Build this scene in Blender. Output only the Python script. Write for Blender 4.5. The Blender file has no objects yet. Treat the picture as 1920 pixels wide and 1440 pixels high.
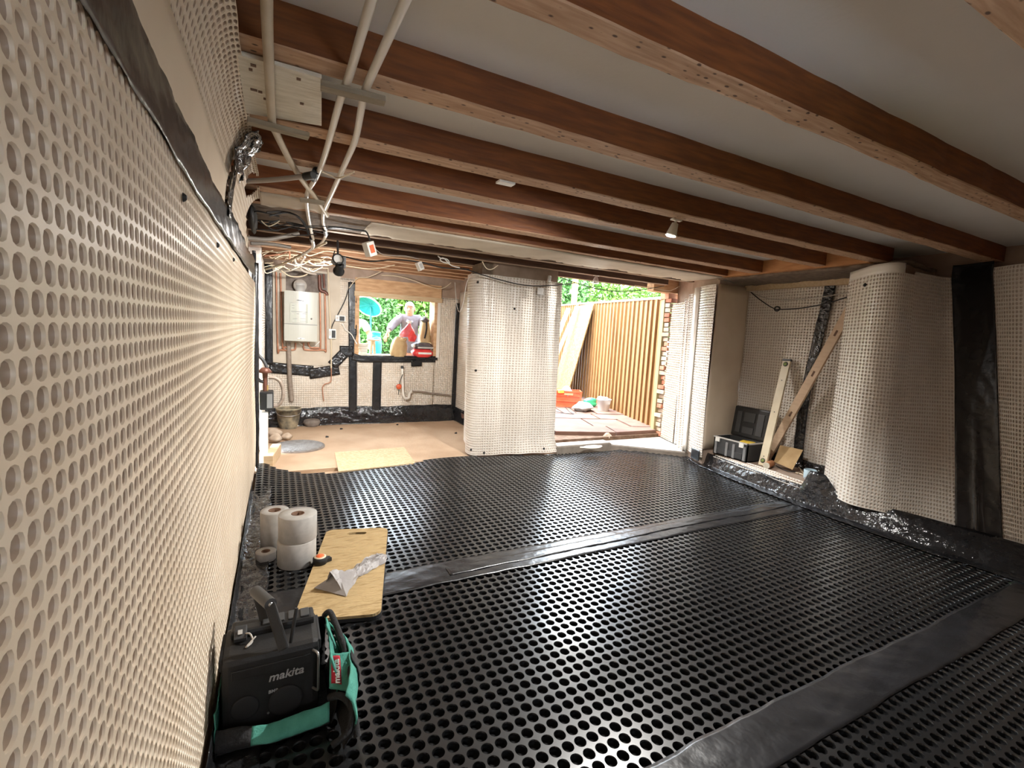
import bpy, bmesh, math, random
import numpy as np
from mathutils import Vector, Matrix
random.seed(7); np.random.seed(7)
PI = math.pi
sc = bpy.context.scene
COL = sc.collection

# ------------------------------------------------------------------ camera
F_PX = 862.0
RM = np.array([[0.890813998, 0.000527108875, 0.454367850],
               [-0.451083025, -0.119007042, 0.884511972],
               [0.0545392078, -0.992893270, -0.105775369]])
CAM = np.array([0.0, 0.0, 1.42])
cd = bpy.data.cameras.new('camera')
cd.sensor_width = 36.0; cd.lens = 36.0 * F_PX / 1920.0; cd.clip_start = 0.02; cd.clip_end = 300
cam = bpy.data.objects.new('camera', cd); COL.objects.link(cam)
cols = [RM @ np.array([1, 0, 0]), RM @ np.array([0, -1, 0]), RM @ np.array([0, 0, -1])]
m4 = Matrix.Identity(4)
for j in range(3):
    for i in range(3): m4[i][j] = float(cols[j][i])
m4.translation = Vector(CAM.tolist())
cam.matrix_world = m4
sc.camera = cam

# ------------------------------------------------------------------ world, sun, exposure
w = bpy.data.worlds.new('sky'); sc.world = w; w.use_nodes = True
bg = w.node_tree.nodes['Background']
bg.inputs[0].default_value = (0.78, 0.89, 1.0, 1); bg.inputs[1].default_value = 3.9
sd = bpy.data.lights.new('sun', 'SUN'); sd.energy = 1.15; sd.angle = math.radians(4); sd.color = (1, 0.93, 0.82)
sun = bpy.data.objects.new('sun', sd); COL.objects.link(sun)
sun.rotation_euler = Vector((0.50, -0.06, -0.86)).to_track_quat('-Z', 'Y').to_euler()
sc.view_settings.view_transform = 'Standard'; sc.view_settings.look = 'None'
sc.view_settings.gamma = 1.0; sc.view_settings.use_curve_mapping = False
sc.view_settings.exposure = 2.65
FILL = (74.0, 18.0, 32.0, 2.0)          # watts of fill lights added at the spot lamps and work light heads
def area(name, loc, direction, sx, sy, energy, color=(1, 1, 1), portal=False):
    l = bpy.data.lights.new(name, 'AREA'); l.shape = 'RECTANGLE'; l.size = sx; l.size_y = sy; l.energy = energy; l.color = color
    if portal: l.cycles.is_portal = True
    o = bpy.data.objects.new(name, l); COL.objects.link(o); o.location = loc
    o.rotation_euler = Vector(direction).to_track_quat('-Z', 'Z').to_euler()
    return o
# ------------------------------------------------------------------ pixel helpers (a pixel and a known plane give a point)
def ray(px, py): return RM @ np.array([px - 960.0, py - 720.0, F_PX])
def onz(px, py, z=0.0):
    d = ray(px, py); t = (z - CAM[2]) / d[2]; return Vector((CAM + t * d).tolist())
def ony(px, py, y):
    d = ray(px, py); t = y / d[1]; return Vector((CAM + t * d).tolist())
def onx(px, py, x):
    d = ray(px, py); t = x / d[0]; return Vector((CAM + t * d).tolist())
def V(*a): return Vector(a)

# ------------------------------------------------------------------ materials
MATS = {}
def mat(name, c1, c2=None, scale=8.0, rough=0.6, bump=0.0, bscale=None, metal=0.0, stretch=(1, 1, 1), detail=4.0,
        spec=0.5, alpha=1.0, trans=0.0, lo=0.35, hi=0.65, rough2=None, sss=0.0, coat=0.0):
    m = bpy.data.materials.new(name); m.use_nodes = True
    nt = m.node_tree; b = nt.nodes['Principled BSDF']
    b.inputs['Roughness'].default_value = rough; b.inputs['Metallic'].default_value = metal
    b.inputs['Specular IOR Level'].default_value = spec
    b.inputs['Alpha'].default_value = alpha; b.inputs['Transmission Weight'].default_value = trans
    if coat: b.inputs['Coat Weight'].default_value = coat
    tc = nt.nodes.new('ShaderNodeTexCoord'); mp = nt.nodes.new('ShaderNodeMapping'); mp.inputs['Scale'].default_value = stretch
    nt.links.new(tc.outputs['Object'], mp.inputs['Vector'])
    if c2 is None: b.inputs['Base Color'].default_value = (*c1, 1)
    else:
        n = nt.nodes.new('ShaderNodeTexNoise'); n.inputs['Scale'].default_value = scale; n.inputs['Detail'].default_value = detail
        r = nt.nodes.new('ShaderNodeValToRGB'); r.color_ramp.elements[0].color = (*c1, 1); r.color_ramp.elements[1].color = (*c2, 1)
        r.color_ramp.elements[0].position = lo; r.color_ramp.elements[1].position = hi
        nt.links.new(mp.outputs[0], n.inputs['Vector']); nt.links.new(n.outputs['Fac'], r.inputs[0]); nt.links.new(r.outputs[0], b.inputs['Base Color'])
        if rough2 is not None:
            rr = nt.nodes.new('ShaderNodeMapRange'); rr.inputs['To Min'].default_value = rough; rr.inputs['To Max'].default_value = rough2
            nt.links.new(n.outputs['Fac'], rr.inputs['Value']); nt.links.new(rr.outputs[0], b.inputs['Roughness'])
    if bump:
        n2 = nt.nodes.new('ShaderNodeTexNoise'); n2.inputs['Scale'].default_value = bscale or scale; n2.inputs['Detail'].default_value = 3
        bp = nt.nodes.new('ShaderNodeBump'); bp.inputs['Strength'].default_value = bump; bp.inputs['Distance'].default_value = 0.02
        nt.links.new(mp.outputs[0], n2.inputs['Vector']); nt.links.new(n2.outputs['Fac'], bp.inputs['Height']); nt.links.new(bp.outputs[0], b.inputs['Normal'])
    MATS[name] = m
    return m
def spots(m, scale, stretch, size, color):
    """dark nail holes on timber: small cells of a voronoi pattern"""
    nt = m.node_tree; b = nt.nodes['Principled BSDF']
    src = b.inputs['Base Color'].links[0].from_socket
    tc = nt.nodes.new('ShaderNodeTexCoord'); mp = nt.nodes.new('ShaderNodeMapping'); mp.inputs['Scale'].default_value = stretch
    v = nt.nodes.new('ShaderNodeTexVoronoi'); v.inputs['Scale'].default_value = scale
    r = nt.nodes.new('ShaderNodeValToRGB'); r.color_ramp.elements[0].position = size * 0.6; r.color_ramp.elements[1].position = size
    r.color_ramp.elements[0].color = (1, 1, 1, 1); r.color_ramp.elements[1].color = (0, 0, 0, 1)
    mx = nt.nodes.new('ShaderNodeMixRGB'); mx.inputs[2].default_value = (*color, 1)
    nt.links.new(tc.outputs['Object'], mp.inputs[0]); nt.links.new(mp.outputs[0], v.inputs['Vector'])
    nt.links.new(v.outputs['Distance'], r.inputs[0]); nt.links.new(r.outputs[0], mx.inputs[0])
    nt.links.new(src, mx.inputs[1]); nt.links.new(mx.outputs[0], b.inputs['Base Color'])
def gridbump(m, scale, strength=0.6, dist=0.01):
    """fine dimple relief for sheets too far away to tell the dimples apart"""
    nt = m.node_tree; b = nt.nodes['Principled BSDF']
    tc = nt.nodes.new('ShaderNodeTexCoord'); v = nt.nodes.new('ShaderNodeTexVoronoi'); v.inputs['Scale'].default_value = scale
    v.inputs['Randomness'].default_value = 0.0
    bp = nt.nodes.new('ShaderNodeBump'); bp.inputs['Strength'].default_value = strength; bp.inputs['Distance'].default_value = dist
    nt.links.new(tc.outputs['Object'], v.inputs['Vector']); nt.links.new(v.outputs['Distance'], bp.inputs['Height']); nt.links.new(bp.outputs[0], b.inputs['Normal'])

M = MATS
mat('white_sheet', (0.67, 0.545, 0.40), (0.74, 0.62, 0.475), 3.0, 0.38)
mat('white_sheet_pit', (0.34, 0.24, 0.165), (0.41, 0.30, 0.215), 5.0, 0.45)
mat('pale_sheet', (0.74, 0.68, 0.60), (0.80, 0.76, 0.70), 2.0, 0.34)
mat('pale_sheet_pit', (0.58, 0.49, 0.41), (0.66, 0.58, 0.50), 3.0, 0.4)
mat('far_sheet', (0.66, 0.57, 0.47), (0.74, 0.67, 0.58), 4.0, 0.4); gridbump(M['far_sheet'], 33, 1.0, 0.02)
mat('black_sheet', (0.007, 0.0073, 0.008), (0.011, 0.0115, 0.0125), 2.0, 0.25, spec=0.9)
mat('black_sheet_pit', (0.004, 0.004, 0.0045), None, 2.0, 0.6, spec=0.08)  # blacker, duller copy of the sheet that paints shade into the pits
mat('black_tape', (0.010, 0.010, 0.011), (0.016, 0.016, 0.018), 10, 0.27, bump=0.16, bscale=16, spec=0.5)
mat('crinkled_tape', (0.010, 0.010, 0.011), (0.02, 0.02, 0.022), 10, 0.16, bump=0.9, bscale=18, spec=0.6)
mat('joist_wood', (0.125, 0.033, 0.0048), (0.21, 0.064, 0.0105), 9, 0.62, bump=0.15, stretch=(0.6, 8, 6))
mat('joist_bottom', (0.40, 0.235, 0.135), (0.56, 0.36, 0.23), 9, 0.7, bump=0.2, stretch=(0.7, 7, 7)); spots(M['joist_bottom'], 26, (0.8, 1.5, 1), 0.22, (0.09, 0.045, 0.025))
mat('bright_wood', (0.46, 0.20, 0.07), (0.58, 0.28, 0.11), 8, 0.6, stretch=(4, 1, 6))
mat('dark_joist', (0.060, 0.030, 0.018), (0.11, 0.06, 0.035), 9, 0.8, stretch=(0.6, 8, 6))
mat('dark_joist_lit_bottom', (0.28, 0.19, 0.13), (0.36, 0.26, 0.19), 9, 0.8, stretch=(0.6, 8, 6))  # paler copy for undersides, light on the lower edges put into the colour
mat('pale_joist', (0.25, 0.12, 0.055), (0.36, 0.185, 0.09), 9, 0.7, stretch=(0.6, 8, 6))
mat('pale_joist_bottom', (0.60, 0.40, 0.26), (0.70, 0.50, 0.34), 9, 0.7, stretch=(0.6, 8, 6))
mat('plasterboard', (0.77, 0.76, 0.73), (0.83, 0.82, 0.79), 1.2, 0.9, bump=0.05, bscale=60)
mat('pink_plaster', (0.62, 0.35, 0.27), (0.70, 0.42, 0.33), 3, 0.9)
mat('cream_plaster', (0.52, 0.45, 0.36), (0.62, 0.55, 0.45), 4, 0.85, bump=0.2)
mat('mortar', (0.14, 0.10, 0.07), (0.22, 0.165, 0.12), 18, 0.95, bump=0.6)
mat('masonry', (0.33, 0.24, 0.18), (0.43, 0.32, 0.25), 6, 0.95, bump=0.5)
mat('brick', (0.42, 0.15, 0.085), (0.56, 0.26, 0.16), 7, 0.9, bump=0.4)
mat('concrete', (0.40, 0.27, 0.17), (0.53, 0.385, 0.26), 1.6, 0.9, bump=0.25, bscale=30, detail=8)
mat('slab_concrete', (0.375, 0.330, 0.285), (0.480, 0.435, 0.390), 5, 0.9, bump=0.4, bscale=20)
mat('slab_edge', (0.20, 0.17, 0.14), (0.28, 0.24, 0.20), 9, 0.95, bump=0.5)
mat('paving', (0.125, 0.060, 0.040), (0.165, 0.090, 0.062), 3.5, 0.85, bump=0.25, bscale=14, detail=8)
mat('soil', (0.10, 0.055, 0.03), (0.18, 0.11, 0.07), 12, 1.0, bump=0.8)
mat('grass', (0.05, 0.10, 0.02), (0.09, 0.16, 0.035), 6, 1.0)
mat('fence_wood', (0.185, 0.080, 0.020), (0.26, 0.128, 0.038), 5, 0.75, stretch=(5, 5, 0.5))
mat('fence_post', (0.23, 0.175, 0.075), (0.29, 0.225, 0.11), 6, 0.75, stretch=(5, 5, 0.6))
mat('osb', (0.13, 0.062, 0.013), (0.22, 0.13, 0.042), 26, 0.75, stretch=(1.0, 0.45, 1.0), lo=0.4, hi=0.6)
mat('osb_pale', (0.50, 0.36, 0.20), (0.62, 0.48, 0.30), 40, 0.8, lo=0.35, hi=0.65)
mat('lintel_wood', (0.48, 0.28, 0.14), (0.64, 0.41, 0.23), 7, 0.7, stretch=(0.8, 4, 4))
mat('new_wood', (0.528, 0.376, 0.216), (0.608, 0.464, 0.296), 7, 0.7, stretch=(1, 6, 6))
mat('grey_batten', (0.25, 0.205, 0.145), (0.33, 0.275, 0.20), 9, 0.8, stretch=(1, 8, 8))
mat('white_paint', (0.60, 0.55, 0.44), (0.72, 0.67, 0.56), 12, 0.6, bump=0.3, stretch=(1, 5, 5))
mat('white_plastic', (0.80, 0.79, 0.74), None, 1, 0.32)
mat('pipe_white', (0.72, 0.68, 0.61), (0.78, 0.74, 0.68), 4, 0.28)
mat('pipe_tan', (0.48, 0.40, 0.29), (0.55, 0.47, 0.35), 12, 0.5)
mat('pipe_grey', (0.33, 0.29, 0.25), None, 4, 0.4)
mat('pipe_lead', (0.23, 0.18, 0.14), (0.32, 0.26, 0.21), 30, 0.5)
mat('copper', (0.42, 0.19, 0.11), (0.52, 0.25, 0.15), 9, 0.42, metal=0.35)
mat('dark_copper', (0.12, 0.05, 0.035), (0.18, 0.075, 0.05), 9, 0.45, metal=0.3)
mat('brass', (0.70, 0.48, 0.18), None, 9, 0.35, metal=0.8)
mat('black_plastic', (0.009, 0.009, 0.0095), (0.014, 0.014, 0.0145), 20, 0.5, bump=0.08, bscale=220)
mat('black_rubber', (0.012, 0.012, 0.013), None, 20, 0.65)
mat('dark_grey_plastic', (0.045, 0.046, 0.048), None, 20, 0.45)
mat('grey_plastic', (0.22, 0.22, 0.22), None, 20, 0.45)
mat('light_grey', (0.52, 0.50, 0.47), None, 20, 0.5)
mat('silver', (0.45, 0.45, 0.45), None, 20, 0.3, metal=0.85)
mat('letter_grey', (0.36, 0.36, 0.36), None, 20, 0.5)
mat('white_print', (0.85, 0.84, 0.80), None, 20, 0.5)
mat('teal_cloth', (0.052, 0.25, 0.195), (0.08, 0.32, 0.25), 18, 0.85, bump=0.25, bscale=160)
mat('black_cloth', (0.012, 0.012, 0.013), (0.022, 0.022, 0.023), 18, 0.9, bump=0.3, bscale=140)
mat('red_cloth', (0.42, 0.016, 0.03), None, 18, 0.8)
mat('roll_paper', (0.36, 0.345, 0.32), (0.42, 0.40, 0.375), 30, 0.55)
mat('roll_core', (0.14, 0.075, 0.045), None, 9, 0.8)
mat('crumpled_paper', (0.27, 0.25, 0.245), (0.34, 0.32, 0.31), 9, 0.45, bump=0.3, bscale=14)
mat('kneeling_foam', (0.31, 0.20, 0.078), (0.46, 0.325, 0.155), 22, 0.85, stretch=(0.5, 2.6, 1), lo=0.30, hi=0.46)
mat('orange', (0.75, 0.14, 0.035), None, 9, 0.5)
mat('orange_red', (0.525, 0.071, 0.022), (0.585, 0.098, 0.034), 9, 0.42)
mat('yellow', (0.80, 0.55, 0.06), None, 9, 0.5)
mat('boiler_white', (0.50, 0.50, 0.445), None, 9, 0.3)
mat('boiler_print', (0.42, 0.435, 0.37), None, 9, 0.5)
mat('bucket_dirty', (0.10, 0.09, 0.07), (0.36, 0.30, 0.20), 11, 0.9, bump=0.3)
mat('bucket_rim', (0.45, 0.40, 0.28), (0.55, 0.50, 0.36), 11, 0.9)
mat('manhole_iron', (0.19, 0.18, 0.17), (0.27, 0.26, 0.25), 20, 0.75, bump=1.0, bscale=60)
mat('stone', (0.40, 0.31, 0.23), (0.55, 0.44, 0.34), 9, 0.95, bump=0.6)
mat('clear_plastic', (0.85, 0.86, 0.84), None, 9, 0.15, trans=0.55)
mat('clear_bag', (0.330, 0.348, 0.348), (0.432, 0.444, 0.444), 30, 0.25, bump=0.6)
mat('green_plastic', (0.05, 0.45, 0.20), None, 9, 0.45)
mat('purple_bag', (0.20, 0.17, 0.22), (0.32, 0.28, 0.34), 15, 0.7, bump=0.4)
mat('paper_sack', (0.46, 0.31, 0.15), (0.56, 0.40, 0.21), 9, 0.8, bump=0.4, bscale=14)
mat('red_sack', (0.70, 0.04, 0.045), (0.78, 0.08, 0.07), 9, 0.32, bump=0.4, bscale=14)
mat('pink_sack', (0.72, 0.13, 0.15), (0.80, 0.22, 0.23), 9, 0.4, bump=0.5, bscale=14)
mat('dark_sack', (0.06, 0.05, 0.055), (0.12, 0.10, 0.105), 9, 0.35, bump=0.4, bscale=14)
mat('brown_paper', (0.42, 0.275, 0.125), (0.50, 0.345, 0.175), 9, 0.8)
mat('level_ivory', (0.70, 0.61, 0.43), (0.76, 0.67, 0.49), 9, 0.45)
mat('beam_wood', (0.62, 0.45, 0.30), (0.70, 0.53, 0.37), 9, 0.7, stretch=(1, 1, 5))
mat('vial_green', (0.25, 0.32, 0.10), None, 9, 0.25)
mat('terracotta', (0.52, 0.24, 0.12), None, 9, 0.7)
mat('blue_tub', (0.42, 0.55, 0.62), None, 9, 0.4)
mat('turquoise', (0.010, 0.240, 0.275), (0.020, 0.275, 0.310), 20, 0.5)
mat('skin', (0.434, 0.231, 0.154), None, 9, 0.55)
mat('skin_tan', (0.450, 0.188, 0.098), None, 9, 0.55)
mat('hair_white', (0.504, 0.490, 0.462), None, 9, 0.8)
mat('hoodie', (0.126, 0.116, 0.139), (0.155, 0.143, 0.168), 6, 0.9, bump=0.4, bscale=22)
mat('white_shirt', (0.600, 0.600, 0.600), None, 9, 0.8)
mat('dark_trousers', (0.06, 0.06, 0.08), None, 9, 0.9)
mat('eye_dark', (0.03, 0.02, 0.02), None, 9, 0.3)
mat('leaf_a', (0.062, 0.155, 0.015), (0.149, 0.260, 0.037), 3.0, 0.6)
mat('leaf_b', (0.035, 0.112, 0.021), (0.084, 0.196, 0.042), 3.0, 0.6)
mat('bark', (0.08, 0.05, 0.03), None, 9, 0.9)
mat('picket_wood', (0.294, 0.175, 0.077), (0.364, 0.231, 0.112), 6, 0.8)
mat('cable_grey', (0.50, 0.46, 0.41), None, 9, 0.45)
mat('cable_cream', (0.66, 0.56, 0.40), None, 9, 0.45)
mat('cable_black', (0.014, 0.013, 0.013), None, 9, 0.5)
mat('dirt_grey', (0.16, 0.13, 0.11), (0.25, 0.21, 0.18), 15, 0.9, bump=0.4)
# the kneeling mat has a ribbed top: bump along its length
_nt = M['kneeling_foam'].node_tree
_w = _nt.nodes.new('ShaderNodeTexNoise'); _w.inputs['Scale'].default_value = 22; _w.inputs['Detail'].default_value = 4
_tc = _nt.nodes.new('ShaderNodeTexCoord'); _mp = _nt.nodes.new('ShaderNodeMapping'); _mp.inputs['Scale'].default_value = (0.5, 2.6, 1)
_bp = _nt.nodes.new('ShaderNodeBump'); _bp.inputs['Strength'].default_value = 0.9; _bp.inputs['Distance'].default_value = 0.03
_nt.links.new(_tc.outputs['Object'], _mp.inputs[0]); _nt.links.new(_mp.outputs[0], _w.inputs['Vector']); _nt.links.new(_w.outputs['Fac'], _bp.inputs['Height'])
_nt.links.new(_bp.outputs[0], _nt.nodes['Principled BSDF'].inputs['Normal'])

# ------------------------------------------------------------------ object helpers
def wloc(o):
    v = Vector((0, 0, 0))
    while o is not None: v += o.location; o = o.parent
    return v
def tag(o, label=None, cat=None, group=None, kind=None):
    if label: o['label'] = label
    if cat: o['category'] = cat
    if group: o['group'] = group
    if kind: o['kind'] = kind
    return o
def thing(name, label, cat, loc, group=None):
    o = bpy.data.objects.new(name, None); COL.objects.link(o); o.location = loc; o.empty_display_size = 0.05
    return tag(o, label, cat, group)
def link(name, me, parent=None, loc=None):
    """mesh in world coordinates; the object's origin goes to loc (top-level) or stays at the parent's origin"""
    o = bpy.data.objects.new(name, me); COL.objects.link(o)
    off = wloc(parent) if parent is not None else (Vector(loc) if loc is not None else Vector((0, 0, 0)))
    if off.length: me.transform(Matrix.Translation(-off))
    if parent is not None: o.parent = parent
    elif loc is not None: o.location = loc
    return o
class MB:
    def __init__(s): s.v = []; s.f = []; s.mi = []; s.sm = []
    def add(s, vs, fs, mi=0, smooth=False):
        b = len(s.v); s.v += [tuple(p) for p in vs]
        for f in fs: s.f.append([b + i for i in f]); s.mi.append(mi); s.sm.append(smooth)
        return s
    def box(s, a, b, mi=0, rot=None, piv=None, bev=0.0):
        x0, y0, z0 = a; x1, y1, z1 = b
        if bev:
            bm = bmesh.new(); bmesh.ops.create_cube(bm, size=1.0)
            for v in bm.verts: v.co = Vector(((v.co.x + .5) * (x1 - x0) + x0, (v.co.y + .5) * (y1 - y0) + y0, (v.co.z + .5) * (z1 - z0) + z0))
            bmesh.ops.bevel(bm, geom=list(bm.edges), offset=bev, segments=2, affect='EDGES', profile=0.6)
            bm.verts.index_update(); vs = [v.co.copy() for v in bm.verts]; fs = [[v.index for v in f.verts] for f in bm.faces]; bm.free()
        else:
            vs = [Vector(p) for p in ((x0,y0,z0),(x1,y0,z0),(x1,y1,z0),(x0,y1,z0),(x0,y0,z1),(x1,y0,z1),(x1,y1,z1),(x0,y1,z1))]
            fs = [(0,3,2,1),(4,5,6,7),(0,1,5,4),(1,2,6,5),(2,3,7,6),(3,0,4,7)]
        if rot is not None:
            pv = Vector(piv) if piv is not None else (Vector(a) + Vector(b)) / 2
            vs = [rot @ (v - pv) + pv for v in vs]
        return s.add(vs, fs, mi)
    def beam(s, p, q, w, h, up=(0, 0, 1), mi=0, bev=0.0):
        """a bar from p to q, width w across, height h along up"""
        p = Vector(p); q = Vector(q); d = (q - p).normalized(); u = Vector(up); u = (u - d * u.dot(d)).normalized(); r = d.cross(u)
        L = (q - p).length
        R = Matrix((r, d, u)).transposed()
        t = MB().box((-w/2, 0, -h/2), (w/2, L, h/2), bev=bev)
        return s.add([R @ Vector(v) + p for v in t.v], t.f, mi)
    def tube(s, pts, r, n=8, mi=0, smooth_path=True, caps=True, radii=None):
        P = [Vector(p) for p in pts]
        if smooth_path and len(P) > 2:
            Q = []
            for i in range(len(P) - 1):
                p0 = P[max(i-1, 0)]; p1 = P[i]; p2 = P[i+1]; p3 = P[min(i+2, len(P)-1)]
                for k in range(4):
                    t = k / 4
                    Q.append(0.5 * ((2*p1) + (p2-p0)*t + (2*p0-5*p1+4*p2-p3)*t*t + (3*p1-p0-3*p2+p3)*t**3))
            Q.append(P[-1]); P = Q
        vs = []; fs = []
        d0 = (P[1] - P[0]).normalized(); u = d0.orthogonal().normalized()
        for i, p in enumerate(P):
            d = (P[min(i+1, len(P)-1)] - P[max(i-1, 0)])
            d = d.normalized() if d.length > 1e-9 else d0
            u = (u - d * u.dot(d)); u = u.normalized() if u.length > 1e-6 else d.orthogonal().normalized(); b = d.cross(u)
            rr = radii[i] if radii else r
            for k in range(n):
                a = 2 * PI * k / n; vs.append(p + (u * math.cos(a) + b * math.sin(a)) * rr)
        for i in range(len(P) - 1):
            for k in range(n): fs.append((i*n+k, i*n+(k+1) % n, (i+1)*n+(k+1) % n, (i+1)*n+k))
        s.add(vs, fs, mi, True)
        if caps: s.add([vs[k] for k in range(n)], [tuple(range(n-1, -1, -1))], mi); s.add([vs[-n+k] for k in range(n)], [tuple(range(n))], mi)
        return s
    def lathe(s, prof, c=(0, 0, 0), n=24, mi=0, axis=(0, 0, 1), close=True, smooth=True):
        """prof: (r, h) pairs around axis through c"""
        ax = Vector(axis).normalized(); u = ax.orthogonal().normalized() if abs(ax.z) < 0.99 else Vector((1, 0, 0)); u = (u - ax*u.dot(ax)).normalized(); b = ax.cross(u); c = Vector(c)
        vs = []; fs = []
        for (r, h) in prof:
            for k in range(n):
                a = 2*PI*k/n; vs.append(c + ax*h + (u*math.cos(a) + b*math.sin(a))*r)
        for i in range(len(prof)-1):
            for k in range(n): fs.append((i*n+k, i*n+(k+1) % n, (i+1)*n+(k+1) % n, (i+1)*n+k))
        s.add(vs, fs, mi, smooth)
        if close:
            if prof[0][0] > 1e-6: s.add(vs[:n], [tuple(range(n-1, -1, -1))], mi)
            if prof[-1][0] > 1e-6: s.add(vs[-n:], [tuple(range(n))], mi)
        return s
    def prism(s, poly, dvec, mi=0):
        n = len(poly); A = [Vector(p) for p in poly]; B = [p + Vector(dvec) for p in A]
        fs = [tuple(range(n-1, -1, -1)), tuple(range(n, 2*n))] + [(i, (i+1) % n, n+(i+1) % n, n+i) for i in range(n)]
        return s.add(A + B, fs, mi)
    def blob(s, c, r, seed=0, amp=0.12, mi=0, nu=16, nv=10, freq=2.2, flat=None, sq=1.0):
        rnd = random.Random(seed); ph = [rnd.uniform(0, 6.28) for _ in range(6)]
        vs = []; fs = []
        for j in range(nv + 1):
            th = PI * j / nv
            for i in range(nu):
                a = 2*PI*i/nu; n = Vector((math.sin(th)*math.cos(a), math.sin(th)*math.sin(a), math.cos(th)))
                k = 1 + amp*(math.sin(freq*n.x*2+ph[0])+math.sin(freq*n.y*2.3+ph[1])+math.sin(freq*n.z*2.1+ph[2])+.6*math.sin(freq*(n.x+n.y)*4+ph[3])*1)/2
                if sq != 1.0: n = Vector([math.copysign(abs(q_)**sq, q_) for q_ in n])
                p = Vector((n.x*r[0]*k, n.y*r[1]*k, n.z*r[2]*k)) + Vector(c)
                if flat is not None: p.z = max(p.z, flat)
                vs.append(p)
        for j in range(nv):
            for i in range(nu): fs.append((j*nu+i, (j+1)*nu+i, (j+1)*nu+(i+1) % nu, j*nu+(i+1) % nu))
        return s.add(vs, fs, mi, True)
    def sackshape(s, base, w, d, h, prof, seed=0, amp=.06, mi=0, n=28, m=14, lean=(0, 0), sq=.7, rz=0.0):
        """a filled sack: rounded-square sections that follow a height profile, with folds"""
        rn = random.Random(seed); ph = [rn.uniform(0, 6.28) for _ in range(8)]; vs = []; fs = []; base = Vector(base); R = Matrix.Rotation(rz, 3, 'Z')
        for j in range(m+1):
            t = j/m; k = float(np.interp(t*(len(prof)-1), range(len(prof)), prof))
            for i in range(n):
                a = 2*PI*i/n; c_, s_ = math.cos(a), math.sin(a)
                f = 1 + amp*(math.sin(3*a+ph[0]+4*t)+.7*math.sin(5*a+ph[1]-5*t)+.5*math.sin(9*a+ph[2]+7*t))
                p = Vector((math.copysign(abs(c_)**sq, c_)*w/2*k*f, math.copysign(abs(s_)**sq, s_)*d/2*k*f, 0))
                vs.append(base + R @ p + Vector((lean[0]*t, lean[1]*t, h*(t+.03*amp*10*math.sin(2*a+ph[3])*t))))
        for j in range(m):
            for i in range(n): fs.append((j*n+i, j*n+(i+1) % n, (j+1)*n+(i+1) % n, (j+1)*n+i))
        s.add(vs, fs, mi, True); s.add(vs[:n], [tuple(range(n-1, -1, -1))], mi); s.add(vs[-n:], [tuple(range(n))], mi, True); return s
    def build(s, name, mats, parent=None, loc=None):
        me = bpy.data.meshes.new(name); me.from_pydata(s.v, [], s.f)
        for m_ in (mats if isinstance(mats, (list, tuple)) else [mats]): me.materials.append(M[m_] if isinstance(m_, str) else m_)
        me.polygons.foreach_set('material_index', s.mi); me.polygons.foreach_set('use_smooth', s.sm); me.update()
        return link(name, me, parent, loc)
def quads_mesh(name, co, quads, mi, mats, smooth=True):
    me = bpy.data.meshes.new(name); nq = len(quads)
    me.vertices.add(len(co)); me.vertices.foreach_set('co', np.ascontiguousarray(co, dtype=np.float32).ravel())
    me.loops.add(nq*4); me.loops.foreach_set('vertex_index', np.ascontiguousarray(quads, dtype=np.int32).ravel())
    me.polygons.add(nq); me.polygons.foreach_set('loop_start', np.arange(0, nq*4, 4, dtype=np.int32))
    if mi is not None: me.polygons.foreach_set('material_index', np.ascontiguousarray(mi, dtype=np.int32))
    me.polygons.foreach_set('use_smooth', np.full(nq, smooth))
    for m_ in mats: me.materials.append(M[m_])
    me.update(calc_edges=True)
    return me
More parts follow.
